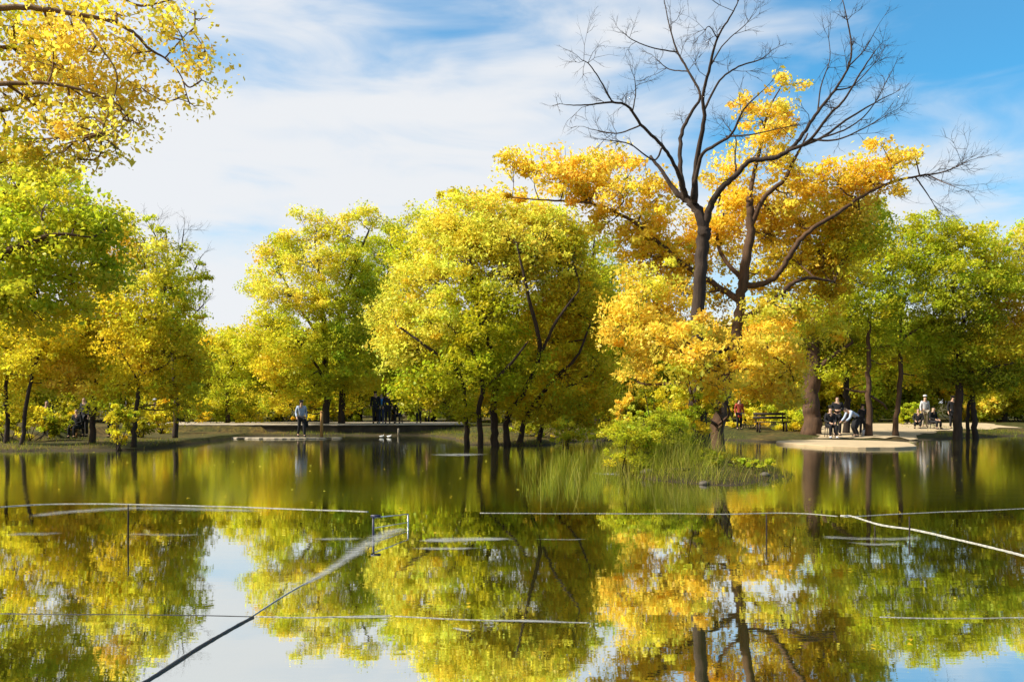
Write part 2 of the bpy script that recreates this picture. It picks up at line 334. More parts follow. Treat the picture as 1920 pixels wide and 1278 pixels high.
def twig_tubes(A, M, B, r0, r1):         # n bent three-sided twigs A-M-B, vectorised
    n = len(A); a = np.arange(3) * 2 * np.pi / 3
    D = B - A; D /= np.linalg.norm(D, axis=1)[:, None] + 1e-9
    ref = np.where(np.abs(D[:, 2:3]) < 0.9, np.array([[0, 0, 1.0]]), np.array([[1.0, 0, 0]]))
    U = np.cross(D, ref); U /= np.linalg.norm(U, axis=1)[:, None] + 1e-9; W = np.cross(D, U)
    ring = np.cos(a)[None, :, None] * U[:, None] + np.sin(a)[None, :, None] * W[:, None]
    r0 = np.broadcast_to(r0, (n,))[:, None, None]; r1 = np.broadcast_to(r1, (n,))[:, None, None]
    V = np.stack((A[:, None] + ring * r0, M[:, None] + ring * (r0 + r1) / 2, B[:, None] + ring * r1), 1).reshape(-1, 3)
    base = np.arange(n)[:, None, None] * 9; lv = np.arange(2)[None, :, None] * 3; j = np.arange(3)[None, None, :]; j2 = (j + 1) % 3
    Fc = np.stack((base + lv + j, base + lv + j2, base + lv + 3 + j2, base + lv + 3 + j), -1).reshape(-1, 4)
    return V, Fc
def crown_cloud(lobes, rng, leaf, cover, clump_r):
    """lobes: rows of (centre, radii, colour, density). Returns leaf centres, sizes, colours, and clump centres with lobe index"""
    C, S, K, cl, li = [], [], [], [], []
    for k, (c, r, colr, dens) in enumerate(lobes):
        r = np.asarray(r); area = math.pi * r[0] * r[2]
        n = max(30, int(cover * dens * area / (0.45 * leaf * leaf * 0.5)))
        m = max(3, int(n / 60))
        u = rng.standard_normal((m, 3)); u /= np.linalg.norm(u, axis=1)[:, None]
        u *= rng.uniform(0.05, 1, (m, 1)) ** 0.42
        far = rng.uniform(0, 1, (m, 1)); u = np.where(far > .86, u * rng.uniform(1.05, 1.42, (m, 1)), u)
        cc = c + u * r * 1.02
        cr = np.where(far[:, 0] > .86, .62, 1.0) * clump_r * rng.uniform(0.55, 1.35, m) * min(1.0, 0.5 + r.min())
        hue = rng.normal(0, 0.07, m); val = rng.normal(1, 0.09, m)
        w = rng.dirichlet(np.ones(m) * 3) ; cnt = rng.multinomial(n, w); idx = np.repeat(np.arange(m), cnt)
        off = rng.standard_normal((n, 3)) * np.array((1, 1, 0.62)); off /= (1 + 0.25 * np.linalg.norm(off, axis=1)[:, None])
        C.append(cc[idx] + off * cr[idx][:, None]); S.append(leaf * np.clip(np.exp(rng.normal(-.06, .34, n)), .4, 2.0))
        col = np.array(colr)[None] * val[idx][:, None] * rng.uniform(0.86, 1.14, (n, 1))
        h = (hue[idx] + rng.normal(0, 0.05, n))[:, None]
        col = col * (1 + h * np.array((1.0, -0.35, -0.6)))
        K.append(np.clip(col, 0.004, 0.93)); cl.append(cc); li.append(np.full(m, k))
    return np.vstack(C), np.concatenate(S), np.vstack(K), np.vstack(cl), np.concatenate(li)
def tree(name, label, d, stems, lobes, leaf=0.096, cover=1.75, clump=0.34, bark=None, seed=0, group=None, category='tree', big_leaves=0, stem_w=1.0, foliage_z=1.0):
    """stems: list of [(X, Y, width px, depth offset), ...] in photo pixels at d; the first is the trunk.
    lobes: (X, Y, rx, ry, depth offset, colour, density) likewise"""
    rng = np.random.default_rng(seed + 11); bark = bark or BARK; ppm = F / d
    paths = []
    for st in stems:
        pts = np.array([[*P(s[0], s[1], d + (s[3] if len(s) > 3 else 0)), s[2] / ppm / 2] for s in st])
        sp = spline(pts, 6); sp[:, 3] = np.maximum(sp[:, 3], 0.006)
        k = rng.normal(0, 1, (len(sp), 3)) * sp[:, 3:4] * 0.16; sp[:, :3] += k
        sp[:, 3] *= stem_w; paths.append(sp)
    b = paths[0][0, :3].copy(); b[2] = gz(b[0], b[1])
    for p in paths:                       # stems that start near the ground go down into it
        if abs(p[0, 2] - b[2]) < 0.9 and (p is paths[0] or np.linalg.norm(p[0, :2] - b[:2]) < 3):
            g0 = gz(p[0, 0], p[0, 1]); foot = p[0].copy(); foot[2] = g0 - 0.15; foot[3] *= 1.28
            mid = p[0].copy(); mid[2] = g0 + 0.12; mid[3] *= 1.08
            keep = p[p[:, 2] > g0 + 0.3]; p2 = np.vstack((foot, mid, keep))
            paths[[q is p for q in paths].index(True)] = p2
    root = empty(name, b, label, category, group)
    for k, p in enumerate(paths):
        mb = MB(); mb.tube(p[:, :3] - b, p[:, 3], 8 if p[:, 3].max() > 0.03 else 6, cap=True)
        mb.build('trunk' if k == 0 else 'limb', bark, root)
    allp = np.vstack(paths)
    L3 = []
    for lb in lobes:
        X, Y, rx, ry = lb[:4]; do = lb[4]; colr = lb[5]; dn = lb[6] if len(lb) > 6 else 1.0
        dd = d + do
        L3.append((P(X, Y, dd), (rx * dd / F, max(0.5, 0.5 * (rx + ry) * dd / F), ry * dd / F * foliage_z), colr, dn))
    if not L3: return root, paths, b, rng
    C, S, K, cl, li = crown_cloud(L3, rng, leaf, cover, clump)
    zmin = 0.25; ok = C[:, 2] > zmin; C, S, K = C[ok], S[ok], K[ok]
    V, Fc, Kc = leaves_mesh(C - b, S, K, rng)
    cr = props(mesh_np('crown', V, Fc, LEAF, root, Kc), kind='stuff')
    # branches from the nearest lower wood to each lobe, twigs from there to each clump
    br = MB(); hubs = []
    for (c, r, _, _) in L3:
        dv = np.linalg.norm(allp[:, :3] - c, axis=1) + np.maximum(0, allp[:, 2] - c[2]) * 1.5
        q = allp[np.argmin(dv)]; s = q[:3]; ln = np.linalg.norm(c - s)
        mid = (s + c) / 2 + rng.normal(0, 0.10, 3) * ln + np.array((0, 0, -0.06 * ln))
        r0 = min(q[3] * 0.75, 0.016 + 0.012 * ln); pts = spline(np.vstack((s, mid, c)), 4)
        br.tube(pts - b, np.linspace(max(r0, 0.012), 0.008, len(pts)), 5, cap=False); hubs.append(pts)
    A = np.empty_like(cl)
    for k in range(len(L3)):
        sel = li == k; hp = hubs[k][len(hubs[k]) // 2:]
        A[sel] = hp[rng.integers(0, len(hp), sel.sum())]
    M = (A + cl) / 2 + rng.normal(0, 0.07, A.shape) * np.linalg.norm(cl - A, axis=1)[:, None]
    tv, tf = twig_tubes(A - b, M - b, cl - b, 0.0085, 0.004); br.add(tv, tf)
    props(br.build('branches', bark, root, smooth=True), kind='stuff')
    if big_leaves: add_big_leaves(cr, C, S, K, b, rng, big_leaves)
    return root, paths, b, rng
LEAFM = {}
def add_big_leaves(crown, C, S, K, b, rng, n):
    """the nearest leaves of an overhanging branch, one object each, sharing a few meshes"""
    vis = np.where((np.abs(C[:, 0] / C[:, 1] * F) < 950) & (C[:, 2] < H + 750 / F * C[:, 1]))[0]
    pick = rng.choice(vis, min(n, len(vis)), replace=False)
    meshes = []
    for q in range(6):
        base = K[pick[q]]
        t = np.linspace(0, 1, 6); w = 0.40 * np.sin(np.pi * t ** 0.8) * (1 - 0.25 * t); zc = 0.16 * np.sin(np.pi * t)
        Vl = np.vstack([[(t[i] - 0.5, 0, -zc[i] * 0.3), (t[i] - 0.5, w[i], zc[i]), (t[i] - 0.5, -w[i], zc[i])] for i in range(6)])
        me_o = []
        for i in range(5): me_o += [(3 * i, 3 * i + 3, 3 * i + 4, 3 * i + 1), (3 * i + 2, 3 * i + 5, 3 * i + 3, 3 * i)]
        o = mesh_np('leaf', Vl, np.array(me_o), LEAF, crown, np.repeat(base[None], len(Vl), 0)); meshes.append(o.data)
        bpy.data.objects.remove(o)
    for k, i in enumerate(pick):
        o = bpy.data.objects.new('leaf', meshes[k % 6]); COL.objects.link(o); o.parent = crown
        o.location = C[i] - b + rng.normal(0, 0.02, 3); s = S[i] * rng.uniform(1.0, 1.3); o.scale = (s, s, s)
        o.rotation_euler = tuple(rng.uniform(-math.pi, math.pi, 3))
def auto_lobes(X0, X1, Y0, Y1, n, rx, ry, cols, depth, seed, dens=1.0):
    r = np.random.default_rng(seed); out = []
    for k in range(n):
        a = r.uniform(0, 2 * math.pi); q = math.sqrt(r.uniform(0, 1))
        out.append(((X0 + X1) / 2 + (X1 - X0) / 2 * q * math.cos(a), (Y0 + Y1) / 2 + (Y1 - Y0) / 2 * q * math.sin(a),
                    rx * r.uniform(0.7, 1.3), ry * r.uniform(0.7, 1.3), r.uniform(-depth, depth), cols[r.integers(len(cols))], dens))
    return out

# --- the big half-bare tree on the island
D_E = 23.5
E_LIMBS = [
 [(1312, 866, 40), (1310, 800, 34), (1306, 660, 26), (1309, 560, 24), (1318, 470, 24), (1319, 425, 26)],
 [(1319, 430, 26), (1308, 395, 25, .1), (1288, 373, 21, .2), (1269, 362, 15, .3), (1242, 322, 10, .5), (1219, 293, 8, .7)],
 [(1286, 374, 16, .2), (1277, 340, 12, -.1), (1264, 309, 9, -.4), (1242, 273, 8, -.7), (1201, 233, 7, -1.0), (1179, 201, 6, -1.2), (1148, 192, 5, -1.4), (1103, 197, 3.5, -1.6), (1062, 197, 2, -1.8)],
 [(1148, 192, 4, -1.4), (1125, 150, 3, -1.7), (1105, 121, 2.4, -1.9), (1090, 112, 1.6, -2)],
 [(1201, 235, 4, -1.0), (1157, 250, 3, -.6), (1107, 242, 1.8, -.3)],
 [(1186, 208, 3.4, -1.2), (1192, 175, 2.5, -1.3), (1190, 148, 1.6, -1.5)],
 [(1242, 276, 5, -.7), (1225, 300, 4, -.8), (1180, 270, 3, -1.2), (1130, 262, 1.8, -1.5)],
 [(1286, 376, 18, .2), (1275, 313, 12, .5), (1278, 251, 10, .8), (1296, 212, 8, .9), (1313, 179, 7, 1.0), (1291, 134, 6, 1.3), (1269, 94, 5, 1.5), (1255, 49, 3.5, 1.7), (1244, -8, 2, 1.9)],
 [(1271, 98, 4, 1.5), (1224, 90, 3, 1.2), (1188, 76, 2.4, 1.0), (1170, 63, 1.6, .8)],
 [(1291, 134, 4, 1.3), (1255, 130, 3, 1.8), (1232, 112, 1.8, 2.0)],
 [(1300, 380, 18, 0), (1308, 291, 13, -.4), (1320, 224, 10, -.7), (1318, 182, 8, -.9), (1331, 125, 7, -1.2), (1345, 72, 5, -1.5), (1372, 27, 3.5, -1.8), (1388, -6, 2, -2.0)],
 [(1321, 206, 6, -.7), (1349, 152, 5, -.4), (1385, 125, 4, -.1), (1425, 112, 3, .2), (1448, 94, 1.6, .4)],
 [(1331, 125, 4, -1.2), (1358, 82, 3, -.9), (1394, 50, 2.2, -.7), (1408, 34, 1.5, -.6)],
 [(1345, 72, 3, -1.5), (1330, 50, 2.2, -1.8), (1318, 62, 1.5, -2)],
 [(1298, 374, 12, -.1), (1313, 296, 9, -.5), (1340, 273, 8, -.9), (1372, 251, 6, -1.2), (1394, 206, 4.5, -1.5), (1430, 170, 2, -1.8)],
 [(1362, 256, 5, -1.1), (1405, 253, 4, -1.5), (1466, 240, 2, -1.9)],
 [(1322, 432, 22), (1329, 392, 18, -.1), (1349, 358, 15, -.3), (1381, 327, 13, -.5), (1407, 302, 12, -.7), (1452, 296, 12, -.9), (1484, 278, 10, -1.0), (1506, 251, 9, -1.0), (1533, 210, 8, -1.0), (1564, 170, 6.5, -.9), (1591, 125, 5, -.8), (1596, 81, 4, -.7), (1587, 31, 3, -.6), (1580, 0, 1.8, -.5)],
 [(1479, 282, 8, -1.0), (1519, 262, 7, -1.5), (1555, 215, 6, -1.9), (1582, 188, 5, -2.1), (1618, 130, 3.5, -2.3), (1642, 94, 2, -2.5)],
 [(1484, 280, 8, -1.0), (1537, 260, 6.5, -.5), (1596, 219, 5, 0), (1649, 188, 3, .4), (1676, 175, 1.8, .6)],
 [(1537, 260, 5, -.5), (1590, 240, 4, -.6), (1632, 205, 3, -.7), (1672, 134, 1.8, -.8)],
 [(1519, 262, 5, -1.5), (1570, 262, 4, -1.8), (1630, 235, 2.5, -2.1), (1668, 212, 1.6, -2.3)],
 [(1533, 210, 4, -1.0), (1540, 160, 3, -.6), (1556, 110, 2.2, -.3), (1553, 65, 1.5, 0)],
 [(1591, 125, 3.5, -.8), (1620, 95, 2.6, -1.2), (1640, 60, 1.6, -1.5)],
 [(1564, 170, 4, -.9), (1600, 160, 3, -.5), (1648, 110, 1.8, -.2)],
 [(1381, 328, 6, -.5), (1378, 295, 4, 0), (1380, 262, 3, .3), (1366, 240, 1.8, .6)],
]
E_LIMBS = E_LIMBS[:1] + [[(q[0], q[1], q[2] * .74, *q[3:]) for q in l] for l in E_LIMBS[1:]]
eroot, epaths, eb, erng = tree('bare_topped_tree', 'tall dark half-bare tree with leafless forked top growing on the small island', D_E, E_LIMBS,
    [(1250, 820, 40, 30, -.2, Y_GREEN, .5)], leaf=0.085, bark=BARK, seed=1)
def grow_twigs(paths, base, rng, parent, bark, sel, density, length, r0, levels=3, droop=0.0, tipbias=0.5):
    A, M, B, R0, R1 = [], [], [], [], []
    def emit(a, v, ln, r, lv):
        v = v / (np.linalg.norm(v) + 1e-9)
        m = a + v * ln * 0.5 + rng.normal(0, 0.06, 3) * ln
        v2 = v + rng.normal(0, 0.22, 3) + np.array((0, 0, 0.10 - droop)); v2 /= np.linalg.norm(v2)
        e = m + v2 * ln * 0.5
        A.append(a); M.append(m); B.append(e); R0.append(r); R1.append(r * 0.45)
        if lv > 0:
            for _ in range(rng.integers(2, 5)):
                t = rng.uniform(0.25, 1); s = (a + (m - a) * t * 2) if t < 0.5 else (m + (e - m) * (t - 0.5) * 2)
                dv = (v if t < 0.5 else v2) + rng.normal(0, 0.62, 3); emit(s, dv, ln * rng.uniform(0.42, 0.72), r * 0.62, lv - 1)
            emit(e, v2 + rng.normal(0, 0.25, 3), ln * 0.62, r * 0.45, lv - 1)
    for k in sel:
        p = paths[k]; n = len(p); T = np.gradient(p[:, :3], axis=0)
        cnt = int(density * max(3, np.linalg.norm(np.diff(p[:, :3], axis=0), axis=1).sum()))
        for _ in range(cnt):
            i = int(n * (rng.uniform(0, 1) ** tipbias)); i = min(n - 1, max(i, int(n * 0.3)))
            t = T[i] / (np.linalg.norm(T[i]) + 1e-9); v = t * 0.8 + rng.normal(0, 0.6, 3)
            emit(p[i, :3], v, length * rng.uniform(0.5, 1.3), min(r0, p[i, 3] * 0.7), levels - 1)
        emit(p[-1, :3], T[-1], length * 0.8, min(r0, p[-1, 3]), levels - 1)
    V, Fc = twig_tubes(np.array(A) - base, np.array(M) - base, np.array(B) - base, np.array(R0), np.array(R1))
    return props(mesh_np('twigs', V, Fc, bark, parent, smooth=True), kind='stuff')
grow_twigs(epaths, eb, erng, eroot, BARK, [i for i in range(2, 25) if i not in (16,)], 1.7, 0.50, 0.010)
grow_twigs(epaths, eb, erng, eroot, BARK, [16], 1.7, 0.52, 0.012, tipbias=0.4)

# --- the great orange tree behind it
D_F = 27.0
O, G, B_, U = ORANGE, Y_GOLD, Y_BRIGHT, OLIVE
FO = (0.82, 0.66, 0.045)
F_LOBES = [(960, 303, 34, 26, 1, G), (1012, 312, 46, 30, .5, O), (1060, 330, 50, 38, 0, G), (1130, 310, 48, 40, .8, G), (1172, 345, 58, 52, -.5, G), (1105, 368, 55, 28, .4, O), (955, 362, 34, 18, .8, O), (1205, 420, 50, 46, .2, G), (1235, 372, 44, 36, -.8, O),
 (1470, 147, 20, 16, 0, G), (1398, 195, 26, 18, .5, G), (1430, 228, 44, 44, 0, G), (1475, 218, 34, 36, .5, G), (1442, 288, 50, 54, 0, G), (1505, 155, 10, 14, .4, G), (1362, 335, 38, 36, 1, G), (1408, 372, 58, 44, .8, O), (1500, 362, 56, 44, .3, G), (1560, 330, 58, 36, -.5, O), (1622, 322, 50, 36, -.8, O), (1672, 304, 40, 26, -1, G), (1650, 266, 24, 16, -1, G), (1711, 281, 13, 13, -1.2, G), (1600, 384, 56, 44, 0, G),
 (1252, 452, 66, 46, 1, O), (1345, 455, 48, 54, 1.5, G), (1452, 440, 66, 54, 1, G), (1532, 455, 56, 54, .8, FO), (1585, 440, 55, 48, .5, OLIVE), (1500, 510, 60, 34, .8, FO), (1560, 520, 40, 40, .8, RUST),
 (1212, 520, 56, 36, -1, B_), (1182, 590, 56, 48, -1.5, G), (1235, 645, 54, 54, -1.2, G), (1160, 612, 42, 38, -1.8, G), (1182, 672, 38, 28, -1.4, G), (1278, 600, 44, 56, -.8, G), (1300, 690, 40, 36, -1, G),
 (1340, 682, 44, 30, -.8, G), (1340, 718, 50, 36, -.6, O), (1435, 582, 50, 30, -.8, B_), (1440, 648, 54, 34, -.8, G), (1468, 690, 50, 50, 0, O), (1425, 722, 56, 38, .5, O), (1476, 738, 28, 34, .8, G), (1500, 575, 34, 26, .5, FO), (1425, 510, 34, 26, .5, FO), (1290, 520, 30, 34, 1.0, O), (1310, 770, 46, 30, 1, FO), (1190, 700, 40, 30, .2, G), (1345, 560, 30, 30, 1.0, G, .45), (1352, 610, 26, 26, .8, G, .35), (1350, 640, 30, 24, .6, G, .6), (1215, 480, 50, 34, .4, G), (1262, 545, 48, 38, .2, G), (1225, 560, 46, 34, -.6, G), (1130, 415, 44, 26, .3, O), (1185, 450, 44, 36, .4, FO), (1250, 500, 50, 34, .6, O), (1300, 430, 40, 44, 1.2, O), (1290, 480, 40, 40, 1.4, G), (1360, 400, 40, 40, 1.2, G), (1480, 480, 54, 40, 1.2, FO), (1545, 490, 54, 44, 1.2, FO), (1605, 470, 50, 44, 1, FO), (1640, 430, 34, 44, .8, GREEN), (1500, 410, 56, 40, .8, G), (1560, 390, 56, 36, .6, G), (1440, 390, 46, 40, .6, G), (1340, 540, 24, 20, 1.4, O), (1455, 545, 40, 26, 1, FO), (1530, 560, 44, 36, 1.2, FO), (1540, 620, 44, 44, 1.2, FO), (1060, 310, 44, 30, .2, G), (1100, 330, 44, 36, .2, G), (1640, 340, 44, 30, -.8, G),
 (1268, 640, 46, 40, -4.6, G), (1300, 610, 34, 26, -4.6, G), (1310, 672, 40, 30, -4.8, G), (1290, 705, 44, 28, -4.6, B_), (1345, 725, 44, 26, -4.4, O), (1330, 750, 30, 20, -4.2, FO), (1395, 640, 30, 22, -1.5, G), (1400, 690, 40, 30, -1.5, O)]
F_LIMBS = [
 [(1340, 860, 26, -2.2), (1348, 780, 24, -1.8), (1366, 700, 22, -1.0), (1379, 645, 21, -.3), (1387, 577, 19), (1394, 521, 19), (1406, 450, 17), (1407, 401, 15), (1404, 375, 13)],
 [(1388, 565, 20), (1335, 530, 15, .6), (1277, 493, 13, .5), (1250, 466, 11, .3), (1215, 440, 10, .1), (1182, 412, 9, 0), (1120, 384, 7, 0), (1080, 378, 6, .2), (1020, 375, 4.5, .5), (960, 370, 3, .8)],
 [(1386, 600, 18), (1432, 576, 15, -.3), (1464, 552, 13, -.4), (1486, 531, 12, -.4), (1520, 521, 9, -.3), (1565, 528, 5, 0)],
 [(1392, 535, 18), (1438, 530, 15, -.2), (1467, 503, 14, -.4), (1486, 470, 14, -.6), (1517, 433, 12, -.8), (1573, 398, 10, -1), (1618, 367, 8, -1), (1672, 342, 7, -1), (1716, 331, 5.5, -1.1), (1770, 322, 3.5, -1.2), (1820, 300, 2, -1.2)],
 [(1716, 332, 4, -1.1), (1735, 358, 3, -.9), (1752, 385, 1.6, -.8)],
 [(1740, 328, 3, -1.1), (1765, 340, 2.4, -1.6), (1790, 350, 1.5, -2)],
 [(1406, 430, 16), (1432, 372, 13, -.2), (1470, 338, 11, -.4), (1486, 305, 9, -.4), (1500, 280, 6, -.4), (1515, 250, 4, -.4)],
 [(1404, 378, 15), (1412, 330, 11, .3), (1428, 270, 8, .3), (1440, 210, 5, .2), (1466, 160, 3, 0)],
 [(1392, 525, 14), (1350, 470, 10, 1), (1345, 400, 8, 1.2), (1360, 340, 5, 1)],
 [(1382, 640, 14), (1340, 660, 9, -.6), (1260, 630, 7, -1), (1190, 600, 4, -1.5)],
 [(1382, 650, 12), (1430, 655, 8, -.4), (1480, 690, 5, 0)],
]
F_LIMBS = F_LIMBS[:1] + [[(q[0], q[1], q[2] * .70, *q[3:]) for q in l] for l in F_LIMBS[1:]]
froot, fpaths, fb, frng = tree('orange_tree', 'broad golden orange tree spreading behind the bare-topped tree', D_F, F_LIMBS, F_LOBES, leaf=0.087, cover=1.45, clump=0.27, bark=BARK_WARM, seed=2)
grow_twigs(fpaths, fb, frng, froot, BARK_DARK, [3, 4, 5], 2.2, 0.7, 0.010, tipbias=0.18)

# --- the multi-stemmed yellow tree in the middle
D_D = 34.0
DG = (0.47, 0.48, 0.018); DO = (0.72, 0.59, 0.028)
D_LOBES = [(832, 432, 62, 52, .5, B_), (900, 412, 80, 48, 0, B_), (965, 428, 82, 52, .3, Y_BRIGHT), (1010, 400, 40, 30, .8, G), (872, 500, 92, 62, -.8, B_), (790, 520, 62, 54, 0, B_), (740, 592, 54, 52, -.5, B_), (962, 520, 86, 74, -.8, Y_BRIGHT), (1040, 500, 66, 74, .4, U), (1082, 600, 56, 84, .8, DO), (1020, 620, 76, 74, 0, DO),
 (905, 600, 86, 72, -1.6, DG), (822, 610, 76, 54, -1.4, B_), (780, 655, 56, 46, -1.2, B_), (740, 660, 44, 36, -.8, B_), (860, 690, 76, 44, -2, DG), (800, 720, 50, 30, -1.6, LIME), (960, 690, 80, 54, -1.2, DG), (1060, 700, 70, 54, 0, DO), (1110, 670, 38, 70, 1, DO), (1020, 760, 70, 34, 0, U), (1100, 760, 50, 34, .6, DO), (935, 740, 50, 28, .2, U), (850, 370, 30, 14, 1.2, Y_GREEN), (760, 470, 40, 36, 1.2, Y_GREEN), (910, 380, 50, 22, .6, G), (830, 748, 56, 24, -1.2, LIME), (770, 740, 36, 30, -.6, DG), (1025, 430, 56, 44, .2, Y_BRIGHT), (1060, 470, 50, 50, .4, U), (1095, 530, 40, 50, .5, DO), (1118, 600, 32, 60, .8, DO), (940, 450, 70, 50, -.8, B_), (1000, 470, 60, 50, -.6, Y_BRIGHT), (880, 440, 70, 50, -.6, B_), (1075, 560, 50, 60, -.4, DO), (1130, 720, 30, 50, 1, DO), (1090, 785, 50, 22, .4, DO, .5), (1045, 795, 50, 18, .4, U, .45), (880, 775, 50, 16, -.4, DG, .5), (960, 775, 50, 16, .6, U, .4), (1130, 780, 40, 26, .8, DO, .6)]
D_LIMBS = [
 [(930, 834, 15), (926, 770, 13), (930, 700, 11), (915, 640, 9), (890, 560, 6), (880, 470, 3)],
 [(902, 834, 11, -.3), (898, 770, 9, -.4), (905, 720, 8, -.5), (886, 660, 6, -.6), (830, 600, 4, -.7)],
 [(950, 834, 13, .3), (952, 780, 11, .4), (985, 730, 9, .2), (1012, 660, 8, 0), (992, 560, 6, -.6), (968, 455, 3, -.6)],
 [(975, 832, 11, .4), (987, 780, 9, .6), (1030, 720, 7, .6), (1080, 670, 5, .8), (1110, 600, 3, 1)],
 [(876, 832, 11, .2), (872, 765, 9, 0), (860, 700, 7, -.4), (800, 650, 5, -.8), (745, 610, 3, -.6)],
 [(1012, 830, 9, .8), (1022, 780, 8, 1), (1060, 730, 6, 1), (1110, 700, 4, 1)],
 [(1012, 665, 6, 0), (1045, 600, 5, -.5), (1085, 545, 3, -.4)],
 [(928, 720, 6, 0), (880, 712, 5, -.8), (815, 722, 3, -1.2)],
 [(905, 725, 6, -.4), (950, 690, 5, -1), (990, 640, 3, -1)],
]
D_LIMBS = [[(q[0], q[1], q[2], (q[3] if len(q) > 3 else 0) - (1.5 if q[1] < 700 else .8 if q[1] < 740 else 0)) for q in l] for l in D_LIMBS]
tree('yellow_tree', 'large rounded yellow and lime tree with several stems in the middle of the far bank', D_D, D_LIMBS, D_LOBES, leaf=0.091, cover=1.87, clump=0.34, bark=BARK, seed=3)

# --- mid-left
tree('yellow_green_tree', 'tall yellow-green tree with twin trunk beside the wooden post', 46.5,
 [[(612, 798, 14), (611, 700, 12), (606, 600, 9), (600, 530, 6), (590, 450, 3)], [(640, 798, 14, .6), (640, 700, 11, .7), (634, 600, 9, .6), (662, 505, 6, .2), (692, 432, 3, 0)], [(606, 640, 7), (570, 590, 5, -.5), (530, 520, 3, -.8)], [(612, 720, 8), (590, 680, 5, -.8), (545, 620, 3, -1.2)]],
 [(690, 405, 26, 20, 0, B_), (640, 430, 34, 26, 0, B_), (595, 425, 34, 26, .5, B_), (555, 450, 34, 26, 0, B_), (530, 480, 44, 34, .3, Y_GREEN), (590, 490, 60, 42, -.8, B_), (650, 490, 50, 46, 0, Y_GREEN), (492, 475, 20, 16, .2, G), (490, 530, 36, 30, 0, B_), (545, 555, 62, 46, -1, B_), (620, 570, 60, 50, -.8, Y_GREEN), (680, 560, 46, 50, .5, GREEN), (500, 610, 42, 44, -.3, Y_GREEN), (560, 640, 62, 46, -1.2, Y_GREEN), (640, 650, 66, 46, -.8, GREEN), (695, 640, 36, 46, .6, GREEN), (520, 690, 44, 36, -.4, U), (590, 720, 60, 34, -.4, GREEN), (670, 715, 46, 34, .4, U), (465, 650, 26, 40, .5, Y_GREEN), (720, 600, 24, 50, 1.2, Y_GREEN), (560, 752, 54, 22, .2, U, .5), (680, 755, 44, 22, .8, U, .5), (500, 745, 40, 26, .4, U, .5), (560, 400, 14, 10, .4, B_), (662, 398, 18, 14, .2, B_)],
 leaf=0.100, cover=1.75, clump=0.36, seed=4)
tree('young_green_tree', 'small bright green tree standing alone behind the promenade left of the walker', 48.0,
 [[(427, 794, 9), (427, 740, 8), (432, 700, 6), (445, 650, 3)], [(428, 735, 5), (408, 705, 4, -.3), (398, 680, 2, -.4)]],
 [(440, 625, 26, 20, 0, Y_GREEN), (425, 660, 32, 28, -.3, Y_GREEN), (460, 670, 24, 30, .2, LIME), (408, 700, 26, 26, 0, GREEN), (445, 720, 32, 26, -.4, GREEN), (410, 745, 28, 26, 0, GREEN), (452, 755, 30, 24, .2, GREEN), (400, 775, 20, 14, 0, D_GREEN), (470, 780, 30, 12, .4, U)], leaf=0.096, cover=1.52, clump=0.3, seed=5)
tree('green_tree', 'green tree half hidden between the yellow-green and the rounded yellow tree', 57.0,
 [[(708, 793, 16), (705, 700, 12), (712, 600, 8), (730, 500, 4)]],
 [(730, 450, 40, 34, 0, GREEN), (700, 480, 46, 40, .5, GREEN), (765, 440, 34, 30, .5, Y_GREEN), (750, 510, 50, 44, 0, GREEN), (700, 550, 50, 50, 0, GREEN), (750, 590, 46, 50, .5, Y_GREEN), (700, 650, 50, 44, 0, D_GREEN), (740, 700, 44, 34, 0, D_GREEN), (790, 400, 24, 20, 1, Y_GREEN)], leaf=0.113, cover=1.40, clump=0.42, bark=BARK_DARK, seed=6)

tree('pale_green_tree', 'pale green tree showing in the gap left of the golden orange tree', 47.0,
 [[(1118, 800, 14), (1116, 700, 12), (1120, 600, 9), (1112, 500, 5), (1115, 440, 2)], [(1119, 610, 6), (1145, 550, 4, .3), (1150, 500, 2, .4)]],
 [(1112, 430, 30, 22, 0, Y_GREEN, .8), (1095, 470, 34, 30, .3, LIME, .8), (1135, 465, 30, 28, 0, LIME, .7), (1110, 520, 44, 34, -.3, LIME), (1150, 515, 26, 30, .3, LIME, .7), (1120, 570, 50, 36, 0, GREEN), (1160, 580, 36, 30, .4, GREEN), (1110, 640, 56, 44, 0, GREEN), (1170, 660, 50, 44, .3, LIME), (1130, 720, 56, 34, 0, D_GREEN)], leaf=0.105, cover=1.35, clump=0.34, seed=21)

# --- left bank
LB = 31.5
tree('leaning_yellow_tree', 'slim olive yellow tree with kinked trunk at the far left of the left bank', LB,
 [[(42, 842, 10), (46, 780, 9), (60, 705, 8), (78, 655, 6), (100, 640, 3)], [(62, 700, 6), (55, 640, 5, .4), (40, 590, 3, .5)]],
 [(60, 560, 60, 40, 0, U), (30, 620, 50, 44, .3, U), (100, 620, 56, 36, -.4, DO), (60, 670, 60, 34, -.3, U), (20, 700, 40, 30, .4, U), (90, 710, 44, 22, .4, DO), (70, 480, 56, 40, .4, Y_GREEN), (50, 400, 56, 44, .5, Y_GREEN), (100, 340, 46, 40, .6, Y_GREEN)], leaf=0.091, cover=1.29, stem_w=.82, seed=7)
tree('slender_tree', 'thin dark-stemmed olive tree cut by the left edge of the picture', LB + .6,
 [[(12, 840, 12), (14, 790, 10), (12, 720, 8), (24, 640, 5), (30, 560, 3)]],
 [(-20, 560, 60, 50, .2, U), (20, 520, 50, 44, .4, Y_GREEN), (-30, 650, 60, 50, 0, U), (-10, 730, 46, 30, 0, U), (30, 760, 30, 24, -.3, U), (-60, 480, 60, 50, .6, Y_GREEN), (0, 440, 54, 44, .6, Y_GREEN), (-20, 350, 56, 50, .7, B_), (30, 300, 46, 40, .7, B_)], leaf=0.091, cover=1.29, stem_w=.82, seed=8)
